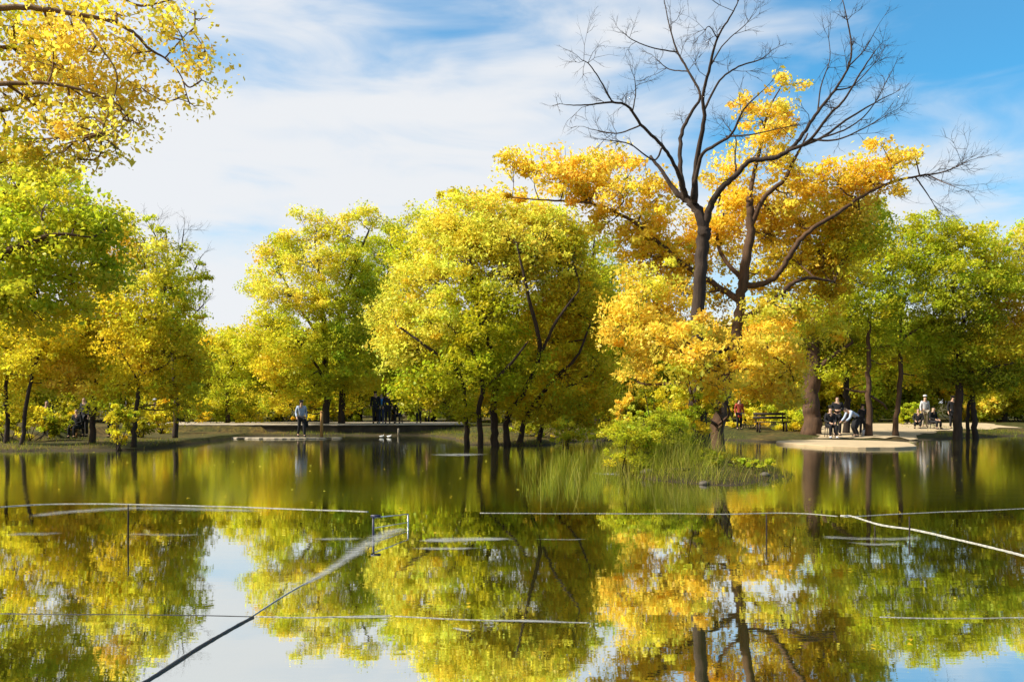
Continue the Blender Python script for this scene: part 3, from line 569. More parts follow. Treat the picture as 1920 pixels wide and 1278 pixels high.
tree('golden_tree', 'low golden orange tree with thick dark trunk on the left bank', LB + 1.5,
 [[(173, 836, 15), (175, 780, 13), (178, 735, 11), (184, 690, 8), (195, 640, 4)], [(178, 740, 7), (140, 700, 5, -.4), (110, 690, 3, -.6)], [(182, 700, 6), (215, 660, 4, .3), (240, 640, 2, .4)]],
 [(130, 715, 44, 22, -1, G), (165, 735, 24, 14, -1.2, G), (110, 690, 36, 22, -.8, G), (150, 660, 60, 36, 0, DO), (210, 640, 50, 40, .3, DO), (120, 620, 50, 40, .3, DO), (180, 590, 60, 40, .3, DO), (100, 730, 20, 12, -1, B_), (190, 690, 40, 28, -.2, U), (150, 520, 56, 46, .5, U), (130, 440, 50, 44, .6, Y_GREEN), (180, 430, 40, 36, .6, Y_GREEN), (140, 380, 36, 30, .6, B_)], leaf=0.087, cover=1.64, clump=0.28, stem_w=.82, seed=9)
tree('tall_olive_tree', 'tall yellow-olive tree with straight slim trunk rising at the tip of the left bank', LB,
 [[(250, 838, 13), (253, 790, 11), (262, 705, 9), (269, 620, 7), (272, 530, 4), (270, 450, 2)], [(262, 700, 6), (300, 690, 4, -.4), (330, 670, 2, -.6)], [(260, 715, 5), (230, 665, 4, -.4), (215, 640, 2, -.5)], [(268, 620, 5), (300, 560, 4, .4), (320, 500, 2, .6)]],
 [(245, 430, 36, 30, 0, B_), (225, 470, 46, 36, .2, G), (280, 480, 50, 44, 0, B_), (240, 530, 60, 44, -.6, B_), (310, 540, 50, 46, 0, Y_GREEN), (280, 590, 66, 44, -.8, U), (210, 590, 50, 40, 0, DO), (340, 610, 44, 44, .3, U), (230, 650, 62, 36, -.6, DO), (310, 660, 66, 40, -.3, DO), (360, 670, 40, 44, .6, U), (270, 715, 60, 28, .2, U), (340, 720, 54, 30, .4, U), (210, 720, 40, 28, .3, U), (190, 520, 36, 40, .6, Y_GREEN), (300, 758, 50, 22, .3, U, .5), (350, 755, 44, 24, .5, U, .5), (205, 760, 40, 20, .2, U, .45)], leaf=0.087, cover=1.58, clump=0.32, stem_w=.82, seed=10)
tt = tree('sparse_tree', 'thinly leaved grey-green tree showing sky through its crown behind the left bank', 37.5,
 [[(330, 815, 13), (328, 720, 11), (322, 620, 9), (318, 520, 6), (310, 430, 3)], [(322, 600, 6), (350, 540, 4, .3), (372, 490, 2.5, .4)], [(324, 640, 6), (355, 600, 4, -.3), (382, 570, 2.5, -.4)], [(318, 520, 5), (338, 470, 3, .3), (345, 430, 2, .3)], [(318, 510, 4), (295, 450, 3, .3), (280, 420, 2, .3)]],
 [(285, 422, 24, 16, .3, Y_GREEN, .5), (300, 445, 30, 24, 0, GREEN, .5), (340, 460, 22, 18, .3, GREEN, .5), (330, 500, 34, 30, 0, GREEN, .6), (368, 510, 26, 24, .3, GREEN, .7), (385, 520, 14, 12, .3, GREEN, .6), (360, 560, 30, 24, 0, GREEN, .6), (375, 590, 20, 18, -.3, GREEN, .5), (330, 560, 34, 40, .3, Y_GREEN, .8), (360, 630, 30, 26, 0, Y_GREEN, .8)], leaf=0.087, cover=1.17, clump=0.26, stem_w=.82, seed=11)
grow_twigs(tt[1], tt[2], tt[3], tt[0], BARK, [1, 2, 3, 4], 2.0, 0.6, 0.010)
# --- near trees hanging in from the left
tree('overhanging_green_tree', 'dense fresh green tree reaching in from the left edge above the left bank', 17.5,
 [[(-190, 905, 60), (-180, 760, 52), (-160, 600, 46), (-130, 480, 36), (-100, 380, 22)], [(-160, 600, 30), (-60, 520, 20, -.4), (20, 470, 12, -.6), (100, 440, 7, -.6), (170, 445, 3, -.5)], [(-130, 480, 24), (-50, 400, 14, .3), (30, 350, 8, .4), (90, 330, 4, .5)], [(-160, 620, 20), (-60, 580, 14, .4), (60, 530, 8, .6), (150, 510, 4, .6)]],
 [(20, 330, 56, 28, .5, Y_GREEN, .6), (80, 320, 48, 20, .3, Y_GREEN, .45), (0, 400, 66, 44, 0, (0.45, 0.50, 0.02), .8), (80, 390, 62, 40, -.3, Y_GREEN, .8), (150, 390, 44, 34, -.2, (0.45, 0.50, 0.02), .8), (190, 420, 40, 34, 0, (0.45, 0.50, 0.02), .9), (40, 460, 66, 44, -.5, (0.45, 0.50, 0.02)), (120, 460, 66, 44, -.3, Y_GREEN), (190, 480, 40, 40, .2, (0.45, 0.50, 0.02)), (60, 530, 66, 36, -.3, Y_GREEN), (140, 530, 56, 34, .3, Y_GREEN), (-10, 530, 50, 44, .3, (0.45, 0.50, 0.02)), (-80, 420, 80, 70, .4, (0.45, 0.50, 0.02)), (-80, 300, 70, 50, .4, Y_GREEN, .6), (-160, 340, 80, 80, 0, (0.45, 0.50, 0.02)), (215, 400, 24, 24, .2, Y_GREEN, .7), (130, 570, 60, 24, .4, Y_GREEN), (40, 370, 60, 40, .5, Y_GREEN, .8), (110, 350, 50, 30, .4, Y_GREEN, .6), (150, 430, 50, 40, .4, (0.45, 0.50, 0.02)), (20, 580, 60, 30, .4, Y_GREEN), (200, 520, 40, 40, .4, Y_GREEN), (80, 600, 60, 24, .6, U)],
 leaf=0.074, cover=1.62, clump=0.30, bark=BARK_WARM, seed=12)
tree('overhanging_yellow_tree', 'golden autumn branches with large leaves hanging into the top left corner', 11.0,
 [[(-330, 1000, 90), (-320, 780, 80), (-300, 500, 68), (-270, 250, 52), (-220, 60, 36), (-180, -100, 20)], [(-270, 250, 36), (-160, 110, 26, -.1), (-60, 30, 17, -.2), (0, 15, 12, -.3), (70, 16, 10, -.3), (150, 28, 8, -.3), (210, 40, 7, -.2), (255, 65, 6, -.1), (280, 92, 5, 0), (310, 110, 3.5, .1), (338, 140, 2.5, .2), (352, 185, 2, .3)],
  [(-290, 380, 30), (-180, 250, 20, .3), (-60, 215, 13, .5), (0, 208, 9, .5), (25, 202, 6, .5)], [(-60, 100, 14, .2), (20, 90, 8, .4), (80, 110, 6, .5), (130, 140, 4, .6), (200, 190, 3, .6)], [(-40, 160, 12, -.4), (60, 155, 7, -.5), (140, 165, 5, -.5), (210, 190, 3, -.5), (240, 215, 2, -.4)], [(200, -30, 6, .4), (255, 10, 5, .4), (320, 0, 3, .4), (370, -10, 2, .4)], [(310, 108, 3, .1), (340, 75, 2.2, .2), (360, 60, 1.6, .2), (385, 95, 1.3, .2)], [(150, 30, 5, -.3), (190, 90, 3.4, -.5), (220, 150, 2.4, -.6), (190, 250, 1.6, -.6)]],
 [(30, 40, 56, 34, .2, (0.72, 0.62, 0.04), .6), (100, 60, 56, 40, 0, G, .55), (30, 100, 56, 40, .4, (0.72, 0.62, 0.04), .5), (160, 90, 50, 40, -.3, G, .5), (290, 20, 40, 26, .3, G, .6), (230, 30, 40, 30, .2, G, .45), (310, 60, 34, 24, .3, G, .45), (340, 68, 30, 22, .2, G, .8), (372, 110, 24, 30, .2, G, .8), (378, 150, 20, 34, .2, G, .9), (358, 195, 16, 30, .3, G, .8), (365, 20, 26, 14, .3, O, .4),
  (100, 130, 56, 36, .3, G, .6), (180, 150, 50, 36, .2, G, .6), (60, 165, 60, 30, .2, G, .6), (240, 150, 36, 34, .2, G, .4), (270, 170, 30, 26, .2, G, .4), (130, 185, 50, 24, -.3, G, .5), (220, 205, 34, 30, -.4, G, .5), (160, 220, 40, 24, -.4, G, .6), (80, 240, 50, 22, -.3, G, .5), (210, 255, 40, 26, -.5, G, .7), (150, 268, 40, 20, -.5, G, .6), (20, 250, 34, 24, 0, (0.72, 0.62, 0.04), .4), (0, 170, 40, 30, .3, G, .5), (225, 282, 26, 12, -.5, G, .7), (120, 285, 24, 12, -.5, (0.72, 0.62, 0.04), .3), (-80, 60, 70, 60, .2, (0.72, 0.62, 0.04), .5), (-80, 180, 60, 50, .2, G, .5), (-180, 0, 100, 80, 0, (0.72, 0.62, 0.04), .6), (60, -40, 80, 40, 0, (0.72, 0.62, 0.04), .5), (220, -40, 80, 36, .2, G, .5), (70, 200, 70, 40, 0, (0.72, 0.62, 0.04), .5), (30, 280, 60, 30, .1, (0.72, 0.62, 0.04), .5), (110, 250, 60, 30, .2, (0.72, 0.62, 0.04), .42), (180, 180, 60, 46, .1, G, .5), (250, 100, 50, 44, .1, G, .45), (60, 70, 80, 50, .5, (0.72, 0.62, 0.04), .5), (150, 40, 70, 40, .4, (0.72, 0.62, 0.04), .5), (200, 90, 50, 40, .5, G, .5), (100, 100, 80, 50, -.4, G, .5), (200, 240, 50, 30, 0, G, .4), (80, 300, 70, 24, .5, (0.72, 0.62, 0.04), .45), (150, 300, 40, 16, .3, (0.72, 0.62, 0.04), .35), (20, 300, 50, 30, .2, (0.66, 0.62, 0.04), .5), (90, 270, 60, 30, -.1, G, .4), (190, 285, 40, 18, 0, G, .35), (250, 225, 24, 30, 0, G, .4)],
 leaf=0.052, cover=1.35, clump=0.36, bark=BARK_OCHRE, seed=13, big_leaves=280)

# --- right bank
RB = 40.0
tree('thick_trunk_tree', 'green tree with the thickest reddish trunk beside the sandy spit', RB,
 [[(1520, 820, 36), (1521, 770, 33), (1522, 715, 31), (1526, 650, 24), (1534, 570, 14), (1550, 500, 7)], [(1524, 700, 14), (1560, 668, 9, -.4), (1600, 640, 5, -.6)], [(1528, 640, 12), (1502, 600, 8, -.3), (1480, 570, 4, -.4)]],
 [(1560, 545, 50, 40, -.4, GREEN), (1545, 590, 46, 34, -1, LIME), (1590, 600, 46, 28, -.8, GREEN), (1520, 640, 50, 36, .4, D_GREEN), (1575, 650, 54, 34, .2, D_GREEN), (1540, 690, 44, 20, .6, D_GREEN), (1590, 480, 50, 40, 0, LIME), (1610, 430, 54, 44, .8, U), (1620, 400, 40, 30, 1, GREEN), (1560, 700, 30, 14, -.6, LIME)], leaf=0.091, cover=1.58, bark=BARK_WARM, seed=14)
tree('reddish_stem_tree', 'slim straight tree with reddish stem in front of the sunny path', RB - .8,
 [[(1630, 822, 17), (1629, 740, 13), (1628, 660, 10), (1630, 600, 8), (1645, 560, 5), (1660, 500, 3)], [(1628, 736, 6), (1600, 732, 5, .2), (1578, 726, 2.5, .4)], [(1632, 742, 6), (1655, 756, 5, .2), (1664, 768, 3, .3)], [(1630, 600, 5), (1605, 592, 4, -.3), (1575, 600, 2, -.5)]],
 [(1640, 480, 56, 40, 0, LIME), (1600, 520, 46, 34, -.4, LIME), (1670, 530, 50, 40, 0, GREEN), (1620, 570, 46, 26, -.8, LIME), (1680, 590, 44, 30, -.2, GREEN), (1650, 650, 50, 24, .3, GREEN), (1610, 680, 40, 16, .4, GREEN, .6), (1680, 670, 30, 20, .6, U)], leaf=0.091, cover=1.52, bark=BARK_WARM, stem_w=.82, seed=15)
tree('leaning_stem_tree', 'slim tree with bent reddish stem right of the sunny path opening', RB - .3,
 [[(1678, 820, 15), (1683, 770, 12), (1688, 700, 11), (1690, 640, 9), (1712, 622, 6, -.2), (1735, 606, 3, -.3)], [(1690, 645, 8), (1690, 590, 6, .2), (1710, 520, 3, .4)]],
 [(1720, 440, 52, 36, .4, LIME), (1700, 490, 56, 40, 0, LIME), (1750, 500, 50, 42, 0, GREEN), (1720, 560, 60, 40, -.6, GREEN), (1760, 600, 50, 40, -.3, GREEN), (1730, 650, 54, 30, .3, GREEN), (1760, 700, 60, 24, .5, D_GREEN), (1705, 715, 30, 16, .6, U)], leaf=0.091, cover=1.52, bark=BARK_WARM, stem_w=.82, seed=16)
tree('dark_trunk_tree', 'green tree with dark upright trunk standing among the sitting people on the right bank', RB + 1.2,
 [[(1588, 812, 13), (1588, 750, 12), (1586, 690, 10), (1584, 620, 7), (1590, 540, 4)], [(1586, 690, 5), (1560, 672, 4, .3), (1540, 664, 2, .4)]],
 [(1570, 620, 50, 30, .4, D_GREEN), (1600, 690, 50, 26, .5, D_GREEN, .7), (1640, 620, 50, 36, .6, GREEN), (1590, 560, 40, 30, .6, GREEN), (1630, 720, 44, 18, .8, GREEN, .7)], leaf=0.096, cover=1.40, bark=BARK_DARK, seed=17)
tree('stout_tree', 'large green tree with stout grey-brown trunk near the right edge', RB,
 [[(1796, 818, 22), (1796, 770, 19), (1799, 700, 17), (1795, 655, 15), (1785, 600, 10), (1790, 520, 5)], [(1798, 690, 12), (1818, 650, 8, .3), (1840, 600, 5, .4)], [(1798, 700, 9), (1850, 690, 6, -.5), (1900, 680, 3, -.8)]],
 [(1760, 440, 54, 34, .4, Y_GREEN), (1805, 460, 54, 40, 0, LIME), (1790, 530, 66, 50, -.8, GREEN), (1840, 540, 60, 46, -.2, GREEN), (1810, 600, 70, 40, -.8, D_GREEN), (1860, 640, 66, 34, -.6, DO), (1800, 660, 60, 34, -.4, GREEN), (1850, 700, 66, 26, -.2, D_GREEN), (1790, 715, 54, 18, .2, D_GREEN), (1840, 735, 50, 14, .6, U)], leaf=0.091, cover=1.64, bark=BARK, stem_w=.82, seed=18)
tree('twin_trunk_tree', 'leafy green tree with two close dark trunks beside the stout tree', RB + .5,
 [[(1828, 818, 14), (1826, 770, 12), (1822, 735, 11), (1826, 660, 9), (1850, 560, 5)], [(1814, 818, 9, .2), (1814, 780, 8, .2), (1819, 740, 7, .1)]],
 [(1850, 470, 54, 40, .4, Y_GREEN), (1880, 520, 50, 44, 0, LIME), (1890, 590, 54, 44, -.2, RUST), (1870, 650, 50, 34, .2, DO), (1890, 700, 56, 26, 0, GREEN), (1840, 600, 40, 36, .8, GREEN)], leaf=0.091, cover=1.52, bark=BARK_DARK, stem_w=.82, seed=19)
tree('edge_tree', 'yellow-green tree cut by the right edge of the picture', RB + 1,
 [[(1985, 818, 20), (1982, 740, 17), (1975, 640, 12), (1960, 540, 6)], [(1980, 690, 8), (1930, 670, 5, -.3), (1895, 660, 3, -.5)]],
 [(1910, 468, 50, 36, 0, B_), (1960, 450, 60, 44, .3, Y_GREEN), (1930, 530, 60, 46, -.3, LIME), (1990, 560, 70, 60, 0, GREEN), (1930, 610, 56, 46, -.4, RUST), (1920, 670, 50, 36, -.2, DO), (1990, 680, 70, 50, 0, GREEN), (1930, 725, 50, 22, .2, U)], leaf=0.091, cover=1.52, bark=BARK, seed=20)

# --- background trees: a few kinds, copied with their parts
def copy_tree_obj(root, loc, rz, s, label, group):
    r = root.copy(); COL.objects.link(r); r.location = loc; r.rotation_euler = (0, 0, rz); r.scale = (s, s, s)
    r['label'] = label; r['group'] = group
    for ch in root.children:
        c = ch.copy(); COL.objects.link(c); c.parent = r
    return r
D_BG = 58.0
def bg_kind(name, label, X, cols, seed, hgt, wid, low, bark):
    top = 755 - (hgt - H) * F / D_BG; base = 790
    r = np.random.default_rng(seed); w = wid * F / D_BG / 2
    lob = auto_lobes(X - w, X + w, top + 20, base - low * F / D_BG, 20, w * .46, 34, cols, wid * .3, seed)
    st = [[(X, base, 13), (X + r.normal(0, 4), (base + top) / 2 + 40, 10), (X + r.normal(0, 8), (base + top) / 2 - 30, 7), (X + r.normal(0, 14), top + 30, 3)]]
    for s in (-1, 1):
        st.append([(X, (base + top) / 2 + 30, 6), (X + s * w * .4, (base + top) / 2 - 10, 4), (X + s * w * .7, (base + top) / 2 - 50, 2)])
    return tree(name, label, D_BG, st, lob, leaf=0.131, cover=1.46, clump=0.42, bark=bark, seed=seed)[0]
kinds = [bg_kind('far_tree', 'x', 345, [U, DO, Y_GREEN], 31, 7.4, 6.4, 0.9, BARK_DARK),
         bg_kind('far_tree', 'x', 1130, [GREEN, LIME, Y_GREEN], 32, 11.0, 6.0, 1.2, BARK_DARK),
         bg_kind('far_tree', 'x', 1450, [U, G, Y_GREEN], 33, 8.4, 6.6, 0.9, BARK_DARK),
         bg_kind('far_tree', 'x', 1705, [GREEN, Y_GREEN, D_GREEN], 34, 7.8, 6.4, 0.9, BARK_DARK)]
GRP = 'trees in the wood beyond the far bank'
NAMES = ['olive yellow tree in the wood behind the sparse grey-green tree on the left', 'tall light green tree of the wood in the gap left of the golden orange tree', 'golden olive tree in the wood behind the dark bench', 'mid green tree in the wood behind the two reddish slim stems']
for k, o in enumerate(kinds): o['label'] = NAMES[k]; o['group'] = GRP
ANCH = [(75, 'the kinked slim trunk'), (215, 'the weeping yellow shrub'), (380, 'the start of the promenade'), (470, 'the path right of the small green tree'), (665, 'the path right of the wooden post'), (835, 'the bushes right of the promenade'), (1165, 'the golden shrub'), (1265, 'the dark tall bush'), (1350, 'the orange tree trunk'), (1490, 'the olive bush'), (1835, 'the two close dark trunks'), (1915, 'the yellow bush at the right'), (-60, 'the trunks at the extreme left edge'), (30, 'the slim trunks at the left edge'), (120, 'the low plank bench'), (180, 'the thick golden tree trunk'), (250, 'the tall slim trunk on the left bank'), (330, 'the sparse grey-green tree'), (430, 'the small green tree'), (510, 'the gap left of the walker'), (565, 'the walker in pale blue'), (620, 'the twin trunk by the post'), (715, 'the people in black and blue'), (790, 'the right end of the promenade'), (880, 'left stems of the rounded yellow tree'), (960, 'middle stems of the rounded yellow tree'), (1040, 'right stems of the rounded yellow tree'), (1120, 'the gap left of the island'), (1220, 'the island bush'), (1310, 'the bare-topped tree'), (1386, 'the person in red'), (1447, 'the dark bench'), (1520, 'the thick reddish trunk'), (1575, 'the people beside the sandy spit'), (1630, 'the reddish straight stem'), (1680, 'the bent reddish stem'), (1734, 'the person in white'), (1798, 'the stout trunk'), (1870, 'the lawn near the right edge'), (1960, 'the right picture edge'), (2080, 'the trees beyond the right edge')]
def near_anchor(X): return min(ANCH, key=lambda a: abs(a[0] - X))[1]
brng = np.random.default_rng(77)
spots = []
for X in np.arange(-140, 2100, 74):
    spots.append((X + brng.normal(0, 14), brng.uniform(54, 60)))
for X in np.arange(-200, 2160, 88):
    spots.append((X + brng.normal(0, 18), brng.uniform(66, 80)))
for X, d in spots:
    if abs(X - 708) < 30 and d < 60: continue
    k = 0 if X < 560 else (3 if X > 1560 else (2 if 1180 < X < 1560 else brng.choice([0, 1, 3])))
    if brng.uniform() < .25: k = int(brng.choice([0, 2, 3]))
    x = (X - 960) / F * d; s = brng.uniform(.8, 1.02) * (0.80 if 380 < X < 470 else 1.0)
    copy_tree_obj(kinds[k], (x, d, gz(x, d) - .02), brng.uniform(0, 6.28), s * (.78 if k == 1 and X < 1050 else 1), ['olive yellow', 'tall light green', 'golden olive', 'mid green'][k] + ' far tree, ' + ('nearer' if d < 62 else 'farther') + ' row, behind ' + near_anchor(X), GRP)

twins = {}
for o in [o for o in COL.objects if o.name.startswith('far_tree')]: twins.setdefault(o['label'], []).append(o)
for lab, os_ in twins.items():
    if len(os_) > 1:
        os_.sort(key=lambda o: o.location.x / o.location.y)
        for q, o in enumerate(os_): o['label'] = lab.replace('row, behind', 'row, %s one behind' % ('left' if q == 0 else 'right' if q == len(os_) - 1 else 'middle'))
# --- bushes
def bush(name, label, X, Y, d, rx, ry, cols, seed, leaf=0.085, cover=1.52, group=None, stems=7, category='shrub', clump=.16):
    rng = np.random.default_rng(seed); b = P(X, Y, d); b[2] = gz(b[0], b[1]); ppm = F / d
    root = empty(name, b, label, category, group)
    lob = auto_lobes(X - rx, X + rx, Y - 2 * ry, Y - ry * .2, 9, rx * .5, ry * .45, cols, rx * d / F * .7, seed)
    L3 = [(P(l[0], l[1], d + l[4]), np.array((l[2] / ppm, max(.2, l[2] / ppm), l[3] / ppm)), l[5], l[6]) for l in lob]
    C, S, K, cl, li = crown_cloud(L3, rng, leaf, cover, clump); ok = C[:, 2] > b[2] + .02; C, S, K = C[ok], S[ok], K[ok]
    V, Fc, Kc = leaves_mesh(C - b, S, K, rng); props(mesh_np('foliage', V, Fc, LEAF, root, Kc), kind='stuff')
    for k in range(stems):
        c = L3[k % len(L3)][0]; s = b + np.array((rng.normal(0, .12) * rx / ppm, rng.normal(0, .12) * rx / ppm, -.06))
        mid = s * .5 + c * .5 + rng.normal(0, .08, 3); mb = MB(); pts = spline(np.vstack((s, mid, c)), 4)
        mb.tube(pts - b, np.linspace(.022, .006, len(pts)), 6); mb.build('stem', BARK_DARK, root)
    M = (cl + b) / 2 + rng.normal(0, .1, cl.shape); A = np.array([L3[i][0] for i in li])
    V, Fc = twig_tubes(A - b, (A + cl) / 2 - b, cl - b, .006, .003); props(mesh_np('twigs', V, Fc, BARK_DARK, root), kind='stuff')
    return root
bush('island_bush', 'bright green bush at the foot of the bare-topped tree', 1222, 884, 20.4, 62, 60, [GREEN, D_GREEN, D_GREEN], 41, leaf=0.034, cover=1.0, clump=.13)
bush('island_bush', 'yellow-green feathery bush on the left side of the island', 1172, 884, 20.2, 50, 44, [Y_GREEN, GREEN, LIME], 42, leaf=0.036, cover=1.29, clump=.12)
bush('dark_bush', 'dark green tall bush wrapping the trunk of the bare-topped tree', 1290, 858, 23.0, 44, 66, [D_GREEN, GREEN, D_GREEN, DO], 43, leaf=0.057, cover=1.17, clump=.14)
bush('upright_bush', 'tall dark blue-green upright shrub behind the island bush', 1215, 848, 25.4, 20, 66, [D_GREEN, D_GREEN, GREEN], 44, leaf=0.057, cover=1.05, clump=.12)
bush('golden_bush', 'small golden shrub left of the island bush', 1168, 838, 26.5, 20, 46, [G, B_], 45, leaf=0.057, cover=0.94, clump=.12)
bush('low_bush', 'low dark green bush on the right tip of the island', 1375, 895, 20.0, 62, 24, [D_GREEN, GREEN], 46, leaf=0.048, cover=1.52, clump=.10)
bush('low_bush', 'low dark mat of leaves at the right waterline of the island', 1432, 893, 20.6, 40, 12, [D_GREEN, D_GREEN, U], 54, leaf=.05, cover=1.3, clump=.10)
bush('low_bush', 'low dark mat of leaves in front of the trunk of the bare-topped tree', 1310, 900, 19.6, 50, 12, [D_GREEN, GREEN, (0.14, 0.10, 0.02)], 55, leaf=.05, cover=1.2, clump=.10)
bush('weeping_bush', 'yellow drooping shrub beside the trunk on the left bank', 222, 838, 30.6, 26, 34, [U, Y_GREEN, D_GREEN], 47, leaf=0.076, cover=1.40)
bush('bank_bush', 'lime bush at the waterline right of the multi-stemmed yellow tree', 1075, 834, 32.5, 42, 26, [LIME, Y_GREEN], 48, leaf=0.067, cover=1.29)
bush('bank_bush', 'olive bush on the bank left of the thick reddish trunk', 1490, 815, 42.0, 36, 26, [U, Y_GREEN], 49, leaf=0.085)
bush('bank_bush', 'olive bush behind the person in red', 1400, 812, 43.5, 50, 22, [U, G], 50, leaf=0.085)
bush('path_bush', 'round green bush beside the sunny sand path', 1708, 800, 49.5, 26, 22, [GREEN, Y_GREEN], 51, leaf=0.087)
bush('yellow_bush', 'wide yellow bush at the right edge behind the lawn', 1880, 792, 56, 56, 34, [Y_GREEN, B_, G], 52, leaf=0.104, clump=.25)
bush('bank_bush', 'dark bush behind the left bank beside the low bench', 60, 822, 35, 50, 26, [D_GREEN, U], 53, leaf=0.085)
for q, (X, Y, d, rx, ry, cols, lab) in enumerate([(14, 826, 34, 44, 26, [U, D_GREEN], 'olive shrub at the left edge behind the slim trunks'), (118, 812, 39.5, 40, 26, [D_GREEN, D_GREEN, U], 'dark green shrub behind the low plank bench'), (308, 808, 43, 34, 28, [U, DO], 'olive brown shrub at the left start of the promenade'), (352, 800, 47.6, 34, 26, [DO, D_GREEN], 'brownish shrub on the promenade left of the small green tree'), (262, 818, 38, 30, 28, [U, D_GREEN], 'olive shrub behind the tall slim trunk on the left bank'), (1010, 826, 37, 44, 22, [U, D_GREEN], 'olive shrub behind the stems of the rounded yellow tree'), (1120, 822, 38, 40, 28, [DO, D_GREEN], 'brown olive shrub between the yellow tree and the island')]):
    bush('bank_shrub', lab, X, Y, d, rx, ry, cols, 200 + q, leaf=.085, cover=1.1)
HED = 'shrubs under the far trees'
hrng = np.random.default_rng(5)
for X in np.arange(-60, 2020, 66):
    if 1640 < X < 1760: continue
    cols = [[D_GREEN, U, GREEN], [U, DO, D_GREEN], [GREEN, U, D_GREEN]][(ci := int(hrng.integers(3)))]
    bush('undergrowth_shrub', ['dark green', 'brownish olive', 'mid green'][ci] + ' undergrowth shrub behind ' + near_anchor(X), X + hrng.normal(0, 10), 794, hrng.uniform(51.5, 53.5) + (6 if X > 1500 else 0), 52, hrng.uniform(26, 50), cols, int(100 + X), leaf=0.113, cover=0.99, group=HED, stems=3, clump=.26)

# --- reeds, grass, fallen leaves
def blades(name, pts, hgt, wid, cols, seed, lean=.25, label=None, curve=.4):
    rng = np.random.default_rng(seed); n = len(pts); h = hgt * rng.uniform(.5, 1.25, n); w = wid * rng.uniform(.6, 1.3, n)
    a = rng.uniform(0, 2 * np.pi, n); side = np.c_[np.cos(a), np.sin(a), np.zeros(n)]
    ln = rng.normal(0, lean, (n, 2)); t = np.array((0, .35, .7, 1.0)); V = []
    for k, tt_ in enumerate(t):
        c = pts + np.c_[ln * (h * (tt_ * .5 + curve * tt_ ** 2))[:, None], h * tt_ * (1 - .25 * tt_ * np.linalg.norm(ln, axis=1))]
        ww = (w * (1 - .92 * tt_))[:, None]; V += [c - side * ww / 2, c + side * ww / 2]
    V = np.stack(V, 1).reshape(-1, 3); b = np.arange(n)[:, None, None] * 8; k = np.arange(3)[None, :, None] * 2
    Fc = (b + k + np.array((0, 1, 3, 2))[None, None]).reshape(-1, 4)
    col = np.array(cols)[rng.integers(0, len(cols), n)] * rng.uniform(.7, 1.3, (n, 1))
    o = mesh_np(name, V, Fc, LEAF, None, np.repeat(col, 8, 0)); return props(o, label, None, None, 'stuff')
def scatter(n, X0, X1, Y0, Y1, seed, dens=None, under=0.0):
    r = np.random.default_rng(seed); X = r.uniform(X0, X1, n); Y = r.uniform(Y0, Y1, n)
    if dens is not None: k = r.uniform(0, 1, n) < dens(X, Y); X, Y = X[k], Y[k]
    d = H * F / (Y - HY); x = (X - 960) / F * d; return np.c_[x, d, np.maximum(height(x, d), -.02) - under]
rcl = lambda X, Y: np.clip(.5 + .6 * np.sin(X * .11 + Y * .05) * np.sin(X * .037 + 1.1), .05, 1) * np.clip(1.25 - np.abs(X - 1085) / 110, 0, 1)
blades('reeds', scatter(8000, 960, 1200, 846, 930, 61, rcl), .25, .007, [(.30, .33, .02), (.20, .25, .012), (.40, .37, .03), (.14, .18, .01)], 62, .3)
blades('tall_reeds', scatter(46, 1000, 1180, 850, 925, 63), .62, .009, [(.62, .52, .10), (.50, .46, .07)], 64, .28)
# island grass
def island_pts(n, seed):
    r = np.random.default_rng(seed); a = r.uniform(0, 6.283, n); q = np.sqrt(r.uniform(0, 1, n)) * 1.08
    x = 4.45 + 2.05 * q * np.cos(a); y = 22.2 + 4.2 * q * np.sin(a); return np.c_[x, y, np.maximum(height(x, y), -.03)]
blades('island_grass', island_pts(7000, 65), .15, .010, [(.10, .12, .01), (.18, .19, .015), (.06, .07, .008), (.24, .17, .04)], 66, .45)
ip = island_pts(5200, 67); ip = ip[(ip[:, 0] < 4.3) | (np.arange(len(ip)) % 9 == 0)]; blades('island_tall_grass', ip, .50, .009, [(.28, .29, .02), (.18, .21, .015), (.44, .37, .07), (.34, .33, .03)], 68, .42)
sg = np.random.default_rng(81); sx = sg.normal(3.35, .55, 2600); sy = sg.normal(20.8, .8, 2600)
blades('shrubby_grass', np.c_[sx, sy, np.maximum(height(sx, sy), -.03)], .78, .010, [(.26, .28, .02), (.16, .19, .012), (.42, .36, .06), (.22, .25, .015)], 82, .34)
# shore grass
r = np.random.default_rng(69); xs = r.uniform(-24, 26, 45000); ys = np.interp(xs, SX, SD) + r.uniform(-.15, 6, 45000)
k = (land_s(xs, ys) > .02) & (r.uniform(0, 1, len(xs)) < np.clip(.35 + .6 * np.sin(xs * .9 + 1) * np.sin(ys * .8), .05, 1)) & ~((xs > 10.2) & (xs < 20.5) & (ys < 52))
xs, ys = xs[k], ys[k]; blades('shore_grass', np.c_[xs, ys, height(xs, ys) - .01], .15, .016, [(.14, .19, .015), (.24, .26, .02), (.09, .12, .01), (.34, .27, .04)], 70, .35)
k = np.random.default_rng(71); n = 260; X = k.uniform(-19, 22, n); Yq = k.uniform(3.5, 33, n); ok = land_s(X, Yq) < -.05; X, Yq = X[ok], Yq[ok]
V, Fc, Kc = leaves_mesh(np.c_[X, Yq, np.full(len(X), .012)], np.full(len(X), .055) * k.uniform(.6, 1.2, len(X)), np.array([Y_GOLD, Y_BRIGHT, RUST])[k.integers(0, 3, len(X))], k, up=14)
props(mesh_np('floating_leaves', V, Fc, LEAF, None, Kc), 'yellow fallen leaves floating on the pond', None, None, 'stuff')

